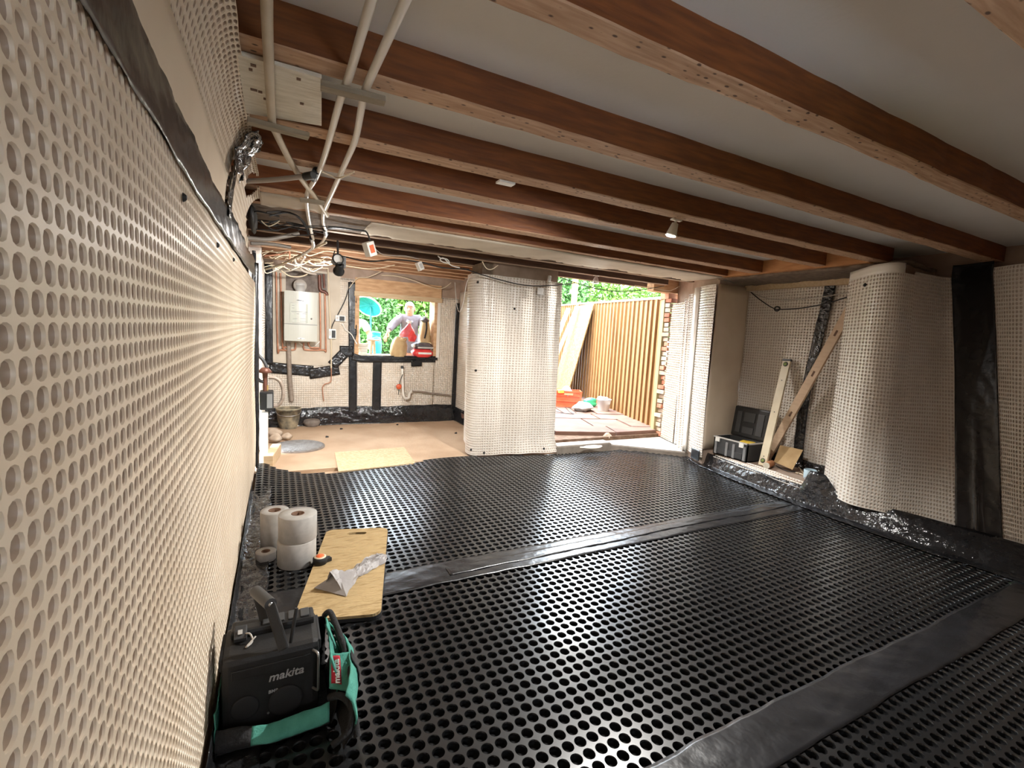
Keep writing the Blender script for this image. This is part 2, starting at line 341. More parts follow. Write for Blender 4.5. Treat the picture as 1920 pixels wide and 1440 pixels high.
def dimple_sheet(name, fn, u0, u1, v0, v1, nu, nv, N, depth, rr, rb, side, mats, parent, mask=None, sq=2.0, bev=(0.88, 0.30)):
    """a dimpled drainage membrane: every dimple a real pit in the sheet fn(u, v)"""
    du = (u1-u0)/nu; dv = (v1-v0)/nv
    th = 2*PI*np.arange(N)/N + PI/4
    c, s_ = np.cos(th), np.sin(th)
    bd = 0.5/np.maximum(np.abs(c), np.abs(s_))
    se = 1.0/(np.abs(c)**sq + np.abs(s_)**sq)**(1/sq)          # superellipse radius
    # the flat web and the pit keep vertices of their own, so the web stays flat up to a crisp rounded rim
    rings = [(bd, 0.0), (rr*se, 0.0), (rr*se, 0.0), (rr*bev[0]*se, -bev[1]*depth), (rb*se, -depth)]
    tu = np.concatenate([r*c for r, _ in rings]); tv = np.concatenate([r*s_ for r, _ in rings]); td = np.concatenate([np.full(N, d) for _, d in rings])
    q = []; mi = []
    for k in (0, 2, 3):
        for i in range(N): q.append((k*N+i, k*N+(i+1) % N, (k+1)*N+(i+1) % N, (k+1)*N+i)); mi.append(1 if k == 3 else 0)
    b = (len(rings)-1)*N
    lo, hi = 0, N-1
    while hi - lo > 2: q.append((b+lo, b+lo+1, b+hi-1, b+hi)); mi.append(1); lo += 1; hi -= 1
    q = np.array(q); mi = np.array(mi); nt = len(tu)
    gu, gv = np.meshgrid(u0 + du*(np.arange(nu)+.5), v0 + dv*(np.arange(nv)+.5), indexing='ij'); gu = gu.ravel(); gv = gv.ravel()
    if mask is not None: k = mask(gu, gv); gu = gu[k]; gv = gv[k]
    U = (gu[:, None] + tu[None]*du).ravel(); W = (gv[:, None] + tv[None]*dv).ravel(); D = np.tile(td, len(gu))
    e = 1e-3
    P = fn(U, W); A = fn(U+e, W) - fn(U-e, W); B = fn(U, W+e) - fn(U, W-e)
    n = np.cross(A, B); n /= np.linalg.norm(n, axis=1)[:, None]; n *= side
    co = P + n*D[:, None]
    Q = (q[None] + (np.arange(len(gu))*nt)[:, None, None]).reshape(-1, 4)
    if side < 0: Q = Q[:, ::-1]
    me = quads_mesh(name, co, Q, np.tile(mi, len(gu)), mats)
    return link(name, me, parent)
def surf(name, fn, u0, u1, v0, v1, nu, nv, mats, parent=None, loc=None, thick=0.0, smooth=True):
    """a smooth grid sheet fn(u, v) with optional thickness"""
    gu, gv = np.meshgrid(np.linspace(u0, u1, nu+1), np.linspace(v0, v1, nv+1), indexing='ij'); U = gu.ravel(); W = gv.ravel()
    P = fn(U, W); idx = np.arange((nu+1)*(nv+1)).reshape(nu+1, nv+1)
    Q = np.stack([idx[:-1, :-1], idx[1:, :-1], idx[1:, 1:], idx[:-1, 1:]], -1).reshape(-1, 4)
    if thick:
        e = 1e-3; A = fn(U+e, W)-fn(U-e, W); B = fn(U, W+e)-fn(U, W-e); n = np.cross(A, B); n /= np.linalg.norm(n, axis=1)[:, None]+1e-9
        m_ = len(P); P2 = P - n*thick
        bo = np.concatenate([idx[:, 0], idx[-1, 1:], idx[-2::-1, -1], idx[0, -2:0:-1]]); b2 = np.roll(bo, -1)
        Q = np.concatenate([Q, Q[:, ::-1]+m_, np.stack([b2, bo, bo+m_, b2+m_], -1)]); P = np.concatenate([P, P2])
    me = quads_mesh(name, P, Q, None, mats if isinstance(mats, list) else [mats], smooth)
    return link(name, me, parent, loc)
def noise1(x, seed=0.0):
    return (np.sin(x*1.0+seed*1.7) + np.sin(x*2.17+seed*3.1+1.3)*.6 + np.sin(x*4.3+seed*.7+2.1)*.35 + np.sin(x*9.1+seed*2.3)*.18)/2.1
def noise2(x, y, seed=0.0):
    return (noise1(x*1.1+y*.6, seed)+noise1(y*1.3-x*.5, seed+3.3)+noise1((x+y)*.9, seed+6.1))/2.0
def cat_fn(ctrl):
    """Catmull-Rom through control points indexed 0..n-1, vectorised"""
    C = np.array(ctrl, float)
    def f(k):
        k = np.clip(k, 0, len(C)-1.0001); i = np.floor(k).astype(int); t = (k-i)[:, None]
        p0 = C[np.maximum(i-1, 0)]; p1 = C[i]; p2 = C[np.minimum(i+1, len(C)-1)]; p3 = C[np.minimum(i+2, len(C)-1)]
        return 0.5*(2*p1+(p2-p0)*t+(2*p0-5*p1+4*p2-p3)*t*t+(3*p1-p0-3*p2+p3)*t**3)
    return f
def text(name, s, size, mat_, parent, origin, xdir, ydir, depth=0.0008, shear=0.0, bold=0.0):
    cu = bpy.data.curves.new(name, 'FONT'); cu.body = s; cu.size = size; cu.extrude = depth; cu.shear = shear; cu.offset = bold; cu.resolution_u = 3
    o = bpy.data.objects.new(name, cu); COL.objects.link(o)
    dg = bpy.context.evaluated_depsgraph_get(); me = bpy.data.meshes.new_from_object(o.evaluated_get(dg)); bpy.data.objects.remove(o); bpy.data.curves.remove(cu)
    X = Vector(xdir).normalized(); Y = Vector(ydir); Y = (Y - X*Y.dot(X)).normalized(); Z = X.cross(Y)
    mt = Matrix((X, Y, Z)).transposed().to_4x4(); mt.translation = Vector(origin); me.transform(mt)
    me.materials.clear(); me.materials.append(M[mat_])
    return link(name, me, parent)
def struct(o): o['kind'] = 'structure'; return o

# ================================================================== THE SETTING
# ------------------------------------------------------------------ floor
floor = struct(MB().box((-0.5, -1.85, -0.30), (5.3, 4.80, -0.04)).build('floor', 'concrete', loc=(2.4, 2.0, -0.04)))
fk = struct(MB().box((-0.45, 4.80, -0.30), (3.1, 7.4, -0.004)).build('floor_kitchen', 'concrete', loc=(1.2, 6.0, -0.004)))
XR = [(-0.6, 4.50), (0.4, 4.46), (1.01, 4.41), (1.43, 4.35), (1.79, 4.33), (2.2, 4.36), (2.61, 4.385), (3.15, 4.46), (3.69, 4.55), (3.86, 4.62), (4.3, 4.9)]
def xr(y): return np.interp(y, [a for a, _ in XR], [b for _, b in XR])
def yfar(x): return np.interp(x, [-0.2, 0.0, 0.3, 0.6, 1.0, 1.6, 2.0, 3.1, 3.9, 4.05, 4.7], [4.95, 4.80, 4.66, 4.64, 4.72, 4.78, 4.76, 4.66, 4.64, 4.60, 4.02])
def floor_fn(x, y):
    z = 0.0035*noise2(x*1.6, y*1.9, 1.0) + 0.004*np.sin(x*2.4+y*.5)
    z = z + 0.012*np.exp(-((x-1.55)/.35)**2)*np.clip((y-2.6)/.5, 0, 1)          # a ridge where two sheets overlap
    z = z + 0.07*np.clip((0.28-x)/.4, 0, 1)**2*np.clip((y-3.9)/.8, 0, 1)          # lifted against the wall end
    z = z + 0.02*np.exp(-((x-1.9)/.5)**2)*np.clip((y-4.4)/.3, 0, 1)
    return np.stack([x, y, z], -1)
PF = 0.0525
def fl(name, y0, y1, N, extra=None):
    nu = int(round((4.78-(-0.17))/PF)); nv = max(1, int(round((y1-y0)/PF)))
    def mk(x, y):
        k = (x < xr(y)-0.02) & (y < yfar(x)-0.02)
        return k if extra is None else k & extra(x, y)
    return dimple_sheet(name, floor_fn, -0.17, -0.17+nu*PF, y0, y0+nv*PF, nu, nv, N, 0.020, 0.425, 0.36, 1, ['black_sheet', 'black_sheet_pit'], floor, mk)
fl('dimple_sheet', 0.10, 0.84, 12)
fl('dimple_sheet', 1.00, 2.37, 16)
fl('dimple_sheet', 2.56, 4.90, 8)
def tape_floor(name, y0, y1, seed, m='black_tape'):
    def fn(u, v):
        y = y0 + (y1-y0)*v + 0.012*noise1(u*3, seed)
        P = floor_fn(u, y); P[:, 2] += 0.004 + 0.0025*noise2(u*26, v*9, seed) + 0.0025*np.sin(v*PI)
        return P
    return surf(name, fn, -0.16, float(xr((y0+y1)/2))-.01, 0, 1, 240, 12, m, floor, thick=0.001)
tape_floor('seam_tape', 0.825, 1.02, 1.0); tape_floor('seam_tape', 2.345, 2.58, 2.0)
# a narrower second strip that lies along the far seam, and the strip along the left wall
def fn_(u, v):
    y = 2.40 + 0.09*v + 0.05*(u/4.3) + 0.01*noise1(u*4, 5); P = floor_fn(u, y); P[:, 2] += 0.0095 + 0.002*noise2(u*30, v*8, 4); return P
surf('seam_tape', fn_, 0.9, 4.25, 0, 1, 160, 6, 'black_tape', floor, thick=0.001)
def fn_(u, v):
    a = v*1.5; x = -0.190 + 0.02*v + np.clip(v-.35, 0, 1)*0.19; z = np.clip(0.35-v, 0, 1)*0.22 + 0.006
    n = noise2(u*14, v*7, 8.0)
    return np.stack([x + 0.010*n*(.2+v), u + 0.01*noise2(u*5, v*9, 2), z + 0.016*np.abs(noise2(u*9, v*11, 3)) + 0.02*np.clip(u-3.6, 0, 1)*v], -1)
surf('edge_tape', fn_, 0.3, 4.30, 0, 1, 260, 16, 'crinkled_tape', floor, thick=0.001)
# crumpled tape upstand along the right-hand side
def fn_(u, v):
    top = np.interp(u, [-.6, 1.0, 1.3, 1.8, 2.2, 2.30, 2.34, 2.44, 2.5, 3.0, 3.7, 4.0], [.17, .15, .17, .18, .20, .31, .31, .31, .15, .135, .135, .11])
    out = np.interp(u, [-.6, 1.0, 1.6, 2.1, 2.5, 4.0], [.25, .25, .16, .06, .045, .045])
    w_ = np.clip((v-.40)/.60, 0, 1)
    x = xr(u) - 0.11 + np.clip(v/.4, 0, 1)*0.11 + out*w_**1.2
    z = 0.008 + top*w_
    n = noise2(u*12, v*8, 11.0)
    return np.stack([x + 0.012*n*np.clip(v, .1, 1), u + 0.008*n, z + 0.008*np.abs(noise2(u*9, v*9, 6))*(1-v*.5)], -1)
surf('edge_tape', fn_, -0.6, 3.98, 0, 1, 320, 18, 'crinkled_tape', floor, thick=0.001)

# ------------------------------------------------------------------ left wall and its membrane
wl = MB().box((-0.50, -1.4, -0.02), (-0.235, 4.93, 2.34)).box((-0.38, 4.93, 0.60), (-0.30, 5.62, 2.34)).box((-0.50, 5.62, -0.02), (-0.16, 7.1, 2.34))
wall_left = struct(wl.build('wall_left', 'masonry', loc=(-0.3, 2.5, 0)))
def lw(u, v):
    x = -0.200 + 0.0035*noise2(u*2.1, v*2.6, 3.0) - 0.014*np.clip((0.5-v)/.5, 0, 1)*np.clip((2.2-u)/1.0, 0, 1) + 0.012*np.clip((u-3.4)/1.4, 0, 1)*(1+.5*np.sin(v*5))
    return np.stack([x, u, v], -1)
PW = 0.0300
WS = ['white_sheet', 'white_sheet_pit']
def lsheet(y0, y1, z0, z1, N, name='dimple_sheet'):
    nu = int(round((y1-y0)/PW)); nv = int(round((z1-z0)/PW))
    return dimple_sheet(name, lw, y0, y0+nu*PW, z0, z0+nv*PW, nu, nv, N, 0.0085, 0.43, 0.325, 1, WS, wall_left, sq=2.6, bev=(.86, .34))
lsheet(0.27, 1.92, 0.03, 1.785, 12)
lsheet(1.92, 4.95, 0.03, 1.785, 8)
# the upper sheet bulges out over the joist ends
def uw(u, v):
    s = np.clip(v/0.42, 0, 1.05)*PI/2           # a cove: upright at the tape, turning over under the joist ends
    x = -0.198 + 0.105*(1-np.cos(s)) + 0.004*noise1(u*4, 2)*s
    return np.stack([x, u, 1.86 + 0.325*np.sin(s) + 0*u], -1)
def usheet(y0, y1, v1, mask=None):
    nu = int(round((y1-y0)/PW)); nv = int(round(v1/PW))
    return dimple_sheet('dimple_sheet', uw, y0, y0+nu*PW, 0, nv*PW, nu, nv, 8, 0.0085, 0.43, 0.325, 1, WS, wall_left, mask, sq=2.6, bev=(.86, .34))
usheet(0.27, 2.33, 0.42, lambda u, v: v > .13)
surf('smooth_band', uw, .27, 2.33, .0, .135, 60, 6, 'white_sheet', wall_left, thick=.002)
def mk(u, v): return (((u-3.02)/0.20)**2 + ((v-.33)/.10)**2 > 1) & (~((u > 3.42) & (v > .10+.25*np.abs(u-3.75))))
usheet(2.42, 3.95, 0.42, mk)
def tape_wall(fn, u0, u1, nu=120, nv=8, m='black_tape', name='tape_strip', parent=None):
    return surf(name, fn, u0, u1, 0, 1, nu, nv, m, parent or wall_left, thick=0.001)
def fn_(u, v):
    z = 1.755 + 0.13*v + 0.012*noise1(u*2, 3)*(1-v) + .02*np.clip(u-2.0, 0, 1)
    P = lw(u, z); P[:, 0] += 0.006 + 0.003*noise2(u*20, v*7, 5) + .012*np.clip(u-2.0, 0, .6); return P
tape_wall(fn_, 0.25, 2.75, 200)
def fn_(u, v):
    z = 1.765 + 0.02*np.clip(u-2.6, 0, 3) + 0.15*v + 0.02*noise1(u*3, 7)*v
    P = lw(u, z); P[:, 0] += 0.008 + 0.003*noise2(u*20, v*7, 9); return P
tape_wall(fn_, 2.45, 4.93, 160)
# tape bundle wrapped over the sheet edge
def fn_(u, v):
    P = uw(2.20 + 0.26*u + .04*noise1(v*3, 1), 0.16 + v*0.26); P[:, 0] += 0.022 + 0.016*noise2(u*5, v*7, 2) + .02*np.sin(u*PI); P[:, 2] -= .02 + .012*noise2(u*7, v*5, 9); return P
tape_wall(fn_, 0, 1, 24, 30, 'crinkled_tape')
def fn_(u, v):
    P = uw(2.36 + 0.10*v + .03*np.sin(u*9), u); P[:, 0] += 0.012 + 0.006*noise2(u*20, v*6, 2); return P
tape_wall(fn_, -.06, .30, 30, 6, 'crinkled_tape')
# end tape down the wall's far edge
def fn_(u, v):
    return np.stack([-0.186 + 0.03*np.sin(v*PI) - .05*np.clip(v-.8, 0, 1) + .004*noise2(u*14, v*5, 1), 4.90 + 0.06*v, u], -1)
tape_wall(fn_, 0.02, 1.95, 120)
for (y, z) in ((1.36, 1.70), (2.05, 1.69), (2.75, 1.72), (4.75, 1.27)):
    MB().lathe([(0.011, 0), (0.010, .003), (0.005, .008)], (-0.199, y, z), 10, axis=(1, 0, 0)).build('fixing_plug', 'black_rubber', wall_left)
# kitchen part of the left wall
def fn_(u, v): return np.stack([-0.150 + .004*noise2(u*5, v*5, 2), u, v], -1)
surf('return_sheet', lambda u, v: np.stack([u, 5.612+.003*noise2(u*9, v*5, 1), v], -1), -.295, -.15, .02, 2.18, 6, 30, 'pale_sheet', wall_left, thick=.002)
def kmask(u, v): return ~((u < 5.64) & (v < .58))
dimple_sheet('dimple_sheet', lambda u, v: fn_(u, v), 5.65, 7.09, 0.20, 2.12, 48, 64, 8, .008, .385, .335, 1, ['pale_sheet', 'pale_sheet_pit'], wall_left, kmask)
def fn_(u, v): return np.stack([-0.143 + .02*v + .003*noise2(u*9, v*4, 2), 6.99 - .0*v + .10*v, u], -1)
surf('tape_strip', fn_, 0.1, 2.2, 0, 1, 60, 5, 'black_tape', wall_left, thick=.001)

# ------------------------------------------------------------------ back wall with the window opening
YB = 7.10
wb = MB().box((-0.50, YB, -0.02), (1.02, YB+.26, 2.45)).box((2.24, YB, -0.02), (2.95, YB+.26, 2.45)).box((1.02, YB, -0.02), (2.24, YB+.26, 0.96)).box((1.02, YB, 2.10), (2.24, YB+.26, 2.45))
wall_back = struct(wb.build('wall_back', 'masonry', loc=(1.2, YB, 0)))
def panel(x0, x1, z0, z1, y=YB-.008, name='dimple_sheet', m='far_sheet'):
    return surf(name, lambda u, v: np.stack([u, y + .004*noise2(u*6, v*6, x0), v], -1), x0, x1, z0, z1, 24, 24, m, wall_back, thick=.004)
panel(-0.15, 0.99, 0.10, 0.86); panel(0.62, 1.02, 0.80, 2.10); panel(1.03, 2.24, 0.10, 0.95); panel(2.24, 2.60, 0.10, 1.95)
MB().box((-0.06, YB-.02, 0.84), (0.80, YB-.001, 2.16)).build('backing_board', 'cream_plaster', wall_back)
MB().box((0.10, YB-.024, 1.86), (0.62, YB-.019, 2.13)).build('bare_plaster', 'dirt_grey', wall_back)
def btape(pts, w, name='tape_strip', m='black_tape', y=YB-.024, seed=0):
    """tape along a poly-line on the back wall; pts are (x, z)"""
    A = np.array(pts, float); L = np.concatenate([[0], np.cumsum(np.linalg.norm(np.diff(A, axis=0), axis=1))])
    def fn(u, v):
        x = np.interp(u, L, A[:, 0]); z = np.interp(u, L, A[:, 1])
        dx = np.interp(u+.01, L, A[:, 0])-np.interp(u-.01, L, A[:, 0]); dz = np.interp(u+.01, L, A[:, 1])-np.interp(u-.01, L, A[:, 1])
        n = np.sqrt(dx*dx+dz*dz)+1e-9; o = (v-.5)*w
        return np.stack([x-dz/n*o, y+.003*noise2(u*15, v*5, seed), z+dx/n*o], -1)
    return surf(name, fn, 0.0, float(L[-1]), 0, 1, max(8, int(L[-1]*40)), 5, m, wall_back, thick=.001)
btape([(1.00, 0.05), (0.985, 1.0), (0.96, 2.05)], 0.115, seed=1)
btape([(-.105, .84), (-.11, 2.18)], .10, y=YB-.028, seed=12)
btape([(1.34, 0.12), (1.34, 0.93)], 0.13, seed=2)
btape([(0.98, 0.98), (1.10, 0.945), (2.24, 0.97)], 0.10, y=YB-.03, seed=3)
btape([(1.85, 0.90), (2.02, 0.91)], 0.11, y=YB-.032, seed=9)
btape([(-0.10, 0.80), (0.45, 0.755)], 0.15, m='crinkled_tape', seed=4); btape([(0.40, 0.715), (0.80, 0.785)], 0.15, y=YB-.03, m='crinkled_tape', seed=5)
btape([(0.70, 0.84), (0.86, 1.02)], 0.15, y=YB-.032, m='crinkled_tape', seed=6); btape([(0.80, 1.05), (0.99, 1.05)], 0.16, seed=7)
btape([(2.575, 0.1), (2.585, 1.88)], 0.075, seed=8)
def fn_(u, v):
    return np.stack([u, YB-.012-.16*(1-v)**2 + .025*noise2(u*7, v*6, 3)*(1.1-v), -.002+.235*v+.012*noise1(u*5, 2)*v], -1)
surf('plastic_skirt', fn_, -.15, 2.58, 0, 1, 150, 16, 'crinkled_tape', wall_back, thick=.001)
# window frame
wn = thing('window_1', None, None, (1.63, YB, 1.0)); struct(wn)
MB().box((1.00, YB-.03, 1.885), (2.30, YB+.25, 2.125)).build('lintel', 'lintel_wood', wn)
MB().box((0.99, YB-.045, 1.86), (2.31, YB-.02, 1.93)).build('head_trim', 'new_wood', wn)
MB().box((1.005, YB-.025, 0.98), (1.065, YB+.25, 1.885)).build('jamb', 'lintel_wood', wn)
MB().box((2.20, YB-.025, 0.98), (2.245, YB+.25, 1.885)).build('jamb', 'lintel_wood', wn)
MB().box((2.245, YB-.02, 1.0), (2.30, YB-.006, 1.885)).build('jamb_sheet', 'pale_sheet', wn)
MB().box((1.0, YB-.04, 0.955), (2.27, YB+.32, 0.995), bev=.006).build('sill', 'black_tape', wn)
MB().box((1.06, YB+.02, 0.995), (1.62, YB+.34, 1.01)).build('sill_board', 'white_paint', wn)

# ------------------------------------------------------------------ kitchen side wall and the middle pier
wall_kit = struct(MB().box((2.62, 5.10, -.02), (2.95, YB+.26, 2.45)).build('wall_kitchen', 'masonry', loc=(2.78, 6.2, 0)))
surf('dimple_sheet', lambda u, v: np.stack([2.612+.004*noise2(u*5, v*5, 1), u, v], -1), 5.3, 7.09, .12, 2.05, 24, 24, 'far_sheet', wall_kit, thick=.004)
def fn_(u, v): return np.stack([2.60-.06*(1-v)**2+.012*noise2(u*9, v*5, 4), u, .2*v], -1)
surf('plastic_skirt', fn_, 5.6, 7.08, 0, 1, 60, 10, 'crinkled_tape', wall_kit, thick=.001)
pier = struct(MB().prism([(2.10, 5.15, -.02), (2.08, 4.86, -.02), (2.16, 4.79, -.02), (2.98, 4.755, -.02), (2.98, 5.15, -.02)], (0, 0, 2.25)).build('wall_pier', 'masonry', loc=(2.55, 4.95, 0)))
pt = cat_fn([(2.15, 5.55), (2.02, 5.20), (1.925, 4.98), (1.955, 4.82), (2.08, 4.757), (2.32, 4.748), (2.60, 4.738), (2.86, 4.725), (3.02, 4.715)])
pb = cat_fn([(2.18, 5.55), (2.08, 5.20), (1.985, 4.98), (1.985, 4.82), (2.09, 4.752), (2.32, 4.742), (2.60, 4.728), (2.86, 4.70), (3.03, 4.69)])
def pier_fn(u, v):
    k = u; s = np.clip(v/2.08, 0, 1)[:, None]; p = pb(k)*(1-s) + pt(k)*s
    q = k - 4
    y = p[:, 1] + np.where(k > 4, 0.010*np.sin(k*5.1+v*.6) + .006*noise2(k*3, v*2, 2), .003*noise2(k*4, v*4, 1))
    fl_ = np.clip((.26-v)/.26, 0, 1)**2
    return np.stack([p[:, 0] + fl_*.09*np.clip((k-6)/2, 0, 1), y - fl_*.05*np.clip((k-4.5)/3, 0, 1), v], -1)
dimple_sheet('dimple_sheet', pier_fn, 0, 8, 0.02, 2.07, 60, 70, 8, .008, .385, .33, 1, ['pale_sheet', 'pale_sheet_pit'], pier)
for (k, z) in ((3.2, 1.98), (5.35, 1.72), (3.1, .08), (4.2, .05), (7.0, .07), (3.3, 1.0)):
    p = pier_fn(np.array([k]), np.array([z]))[0]
    MB().lathe([(0.014, 0), (0.014, .006), (0.005, .016)], (p[0], p[1]+.004, p[2]), 10, axis=(-.3 if k < 3.5 else 0, -1, 0)).build('fixing_plug', 'black_rubber', pier)
MB().box((2.02, 4.80, 2.07), (3.0, 5.1, 2.2)).build('broken_top', 'mortar', pier)

# ------------------------------------------------------------------ right-hand wall: alcove, chimney pier, niche, door jamb
wr = MB().box((5.10, -1.4, -.02), (5.35, 3.72, 2.34)).box((4.64, 2.00, -.02), (5.10, 2.22, 2.2))
wr.prism([(4.53, 3.735, -.02), (5.35, 3.735, -.02), (5.35, 4.80, -.02), (5.06, 4.86, -.02), (4.92, 4.5, -.02), (4.70, 4.12, -.02)], (0, 0, 2.44))
wr.prism([(4.46, 2.22, -.02), (5.10, 2.22, -.02), (5.10, 3.735, -.02), (4.64, 3.735, -.02), (4.56, 3.15, -.02), (4.48, 2.6, -.02)], (0, 0, .184))
wall_right = struct(wr.build('wall_right', 'masonry', loc=(5.0, 2.0, 0)))
RT = cat_fn([(4.62, 2.42), (4.34, 2.10), (4.33, 1.93), (4.55, 1.905), (4.80, 1.90), (5.04, 1.86), (5.00, 1.62), (4.90, 1.38), (4.87, .9), (4.87, .2), (4.87, -.6)])
RB = cat_fn([(4.58, 2.40), (4.34, 2.08), (4.385, 1.86), (4.46, 1.74), (4.56, 1.60), (4.60, 1.42), (4.69, 1.20), (4.71, 1.08), (4.75, .75), (4.77, .2), (4.77, -.6)])
def right_fn(u, v):
    s = np.clip(v/2.1, 0, 1)[:, None]; s = s**.9
    p = RB(u)*(1-s) + RT(u)*s
    return np.stack([p[:, 0] + .004*noise2(u*2, v*3, 5), p[:, 1], v], -1)
PS = ['pale_sheet', 'pale_sheet_pit']
dimple_sheet('dimple_sheet', right_fn, 0, 3.0, .15, 2.075, 24, 64, 8, .008, .385, .33, 1, PS, wall_right)
dimple_sheet('dimple_sheet', right_fn, 3.0, 5.4, .13, 2.10, 22, 64, 8, .008, .385, .33, 1, PS, wall_right)
dimple_sheet('dimple_sheet', right_fn, 5.4, 9.0, .05, 2.15, 44, 68, 8, .008, .385, .33, 1, PS, wall_right)
surf('smooth_band', lambda u, v: right_fn(u, v)+0, 0, 2.4, 2.07, 2.15, 30, 3, 'pale_sheet', wall_right, thick=.002)
def fn_(u, v):
    P = right_fn(5.0 + v*1.12 + .10*np.sin(u*1.3), u); P[:, 0] -= .008 + .006*noise2(u*7, v*4, 3) + .02*np.exp(-((v-.45)/.06)**2)*np.clip((1.2-u), 0, 1); return P
surf('tape_strip', fn_, .02, 2.2, 0, 1, 90, 18, 'black_tape', wall_right, thick=.001)
p = right_fn(np.array([.75]), np.array([2.0]))[0]
MB().lathe([(0.016, 0), (0.016, .008), (0.006, .02)], p + np.array([.004, 0, 0]), 10, axis=(-1, .2, 0)).build('fixing_plug', 'black_rubber', wall_right)
# niche lining
NX = 5.03
dimple_sheet('dimple_sheet', lambda u, v: np.stack([NX+.02*np.sin(u*6)*.3+.004*noise2(u*4, v*4, 1), 5.98-u, v], -1), 2.26, 3.66, .17, 2.10, 46, 62, 8, .008, .385, .33, 1, PS, wall_right)
surf('lining_side', lambda u, v: np.stack([4.49+u, 3.715+.02*np.clip(u-.4, 0, 1)-.006*noise2(u*5, v*3, 2), v], -1), 0, .56, .2, 2.13, 12, 20, 'white_sheet', wall_right, thick=.003)
def fn_(u, v): return np.stack([NX-.02-.02*np.abs(noise2(u*7, v*5, 2)), 2.93-.10*v+.05*np.sin(u*2)-.02*u, u], -1)
surf('tape_strip', fn_, .2, 2.12, 0, 1, 60, 8, 'crinkled_tape', wall_right, thick=.001)
def fn_(u, v): return np.stack([NX-.012-.01*noise2(u*9, v*5, 4), 2.45+u, 1.90+.16*v], -1)
surf('tape_strip', fn_, 0, .09, 0, 1, 6, 6, 'black_tape', wall_right, thick=.001)
def fn_(u, v): return np.stack([NX-.01-.03*(1-v), 2.36+u, .170+.09*v+.008*noise1(u*9, 1)*v], -1)
surf('tape_strip', fn_, 0, 1.3, 0, 1, 60, 5, 'crinkled_tape', wall_right, thick=.001)
MB().box((4.97, 2.3, 2.095), (5.06, 3.74, 2.155)).build('head_batten', 'new_wood', wall_right)
surf('broken_mortar', lambda u, v: np.stack([4.52+.5*v+.02*noise1(u*9, 1), u, 2.185-.02*np.abs(noise2(u*9, v*5, 3))-.03*v], -1), 1.95, 3.75, 0, 1, 60, 6, 'mortar', wall_right, thick=.02)
# pale sheet strip turned over the front edge of the plinth
def fn_(u, v): return np.stack([xr(u)+.03+.10*v, u, .128+.046*v+.005*noise1(u*6, 2)], -1)
dimple_sheet('dimple_sheet', lambda u, v: fn_(5.9-u, v), 2.28, 3.42, 0, 1, 38, 3, 8, .006, .385, .33, 1, PS, wall_right)
# jamb sheets: nib face, loose hanging curtain, rough sheet on the brick end
JB = cat_fn([(4.475, 3.70), (4.50, 3.82), (4.56, 3.96), (4.63, 4.08)])
def jamb_fn(u, v):
    p = JB(u); return np.stack([p[:, 0]-.03*np.clip((v-1)/1.1, -1, 1)-.02, p[:, 1]+.03*np.sin(v*2)*.3, v], -1)
dimple_sheet('dimple_sheet', lambda u, v: jamb_fn(3-u, v), 0, 3, .10, 2.12, 14, 66, 8, .008, .385, .33, 1, PS, wall_right)
def fn_(u, v): return np.stack([4.50+.05*u-.04, 3.72+.17*u, .05+.13*v+.006*noise2(u*6, v*4, 2)], -1) 
surf('tape_strip', fn_, 0, 1, 0, 1, 8, 6, 'black_tape', wall_right, thick=.001)
curtain = thing('hanging_membrane', 'loose translucent dimpled sheet hanging in folds at the doorway jamb', 'membrane', (4.75, 4.3, .06))
def cur(u, v):
    t = u; w_ = .018*np.sin(t*19+v*.7)+.010*np.sin(t*41+1)
    return np.stack([4.60+.27*t+w_*.85-.02*(v-1), 4.06+.46*t-w_*.5, v], -1)
dimple_sheet('folded_sheet', lambda u, v: cur(1-u, v), 0, .46, .07, 2.02, 9, 64, 8, .007, .385, .33, 1, PS, curtain)
dimple_sheet('folded_sheet', lambda u, v: cur(1-u, v)+np.array([-.02, -.01, 0]), .42, .80, .06, 2.06, 8, 64, 8, .007, .385, .33, 1, PS, curtain)
surf('smooth_strip', lambda u, v: cur(1-u, v)+np.array([-.035, -.02, 0]), .80, 1.04, .08, 2.12, 8, 20, 'pale_sheet', curtain, thick=.002)
dimple_sheet('dimple_sheet', lambda u, v: np.stack([4.985-.13*u+.01*noise2(u*3, v*8, 4)-.015, 4.86-.36*u, v], -1), 0, 1, .07, 1.98, 12, 60, 8, .008, .385, .33, 1, WS, wall_right)
# torn brick end of the wall beside the fence post
rb = random.Random(3); z = .07; i = 0
bm_ = None
while z < 2.05:
    h_ = .065; w_ = .09+.05*rb.random(); d_ = rb.uniform(-.02, .03)
    MB().box((5.00-.04+d_, 4.87, z), (5.00+w_+d_, 4.97+rb.uniform(-.02, .03), z+h_-.008), rot=Matrix.Rotation(rb.uniform(-.15, .15), 3, 'Z') @ Matrix.Rotation(rb.uniform(-.06, .06), 3, 'X'), bev=.006).build('brick', 'brick' if rb.random() < .45 else 'stone', wall_right)
    z += h_+.004; i += 1

# ------------------------------------------------------------------ front wall behind the photographer, with an unseen opening added to let in fill light
wf = MB().box((-.5, -1.85, -.02), (.60, -1.3, 2.34)).box((1.30, -1.85, -.02), (5.35, -1.3, 2.34)).box((.60, -1.85, -.02), (1.30, -1.3, 1.0)).box((.60, -1.85, 1.75), (1.30, -1.3, 2.34))
struct(wf.build('wall_front', 'masonry', loc=(2.4, -1.4, 0)))

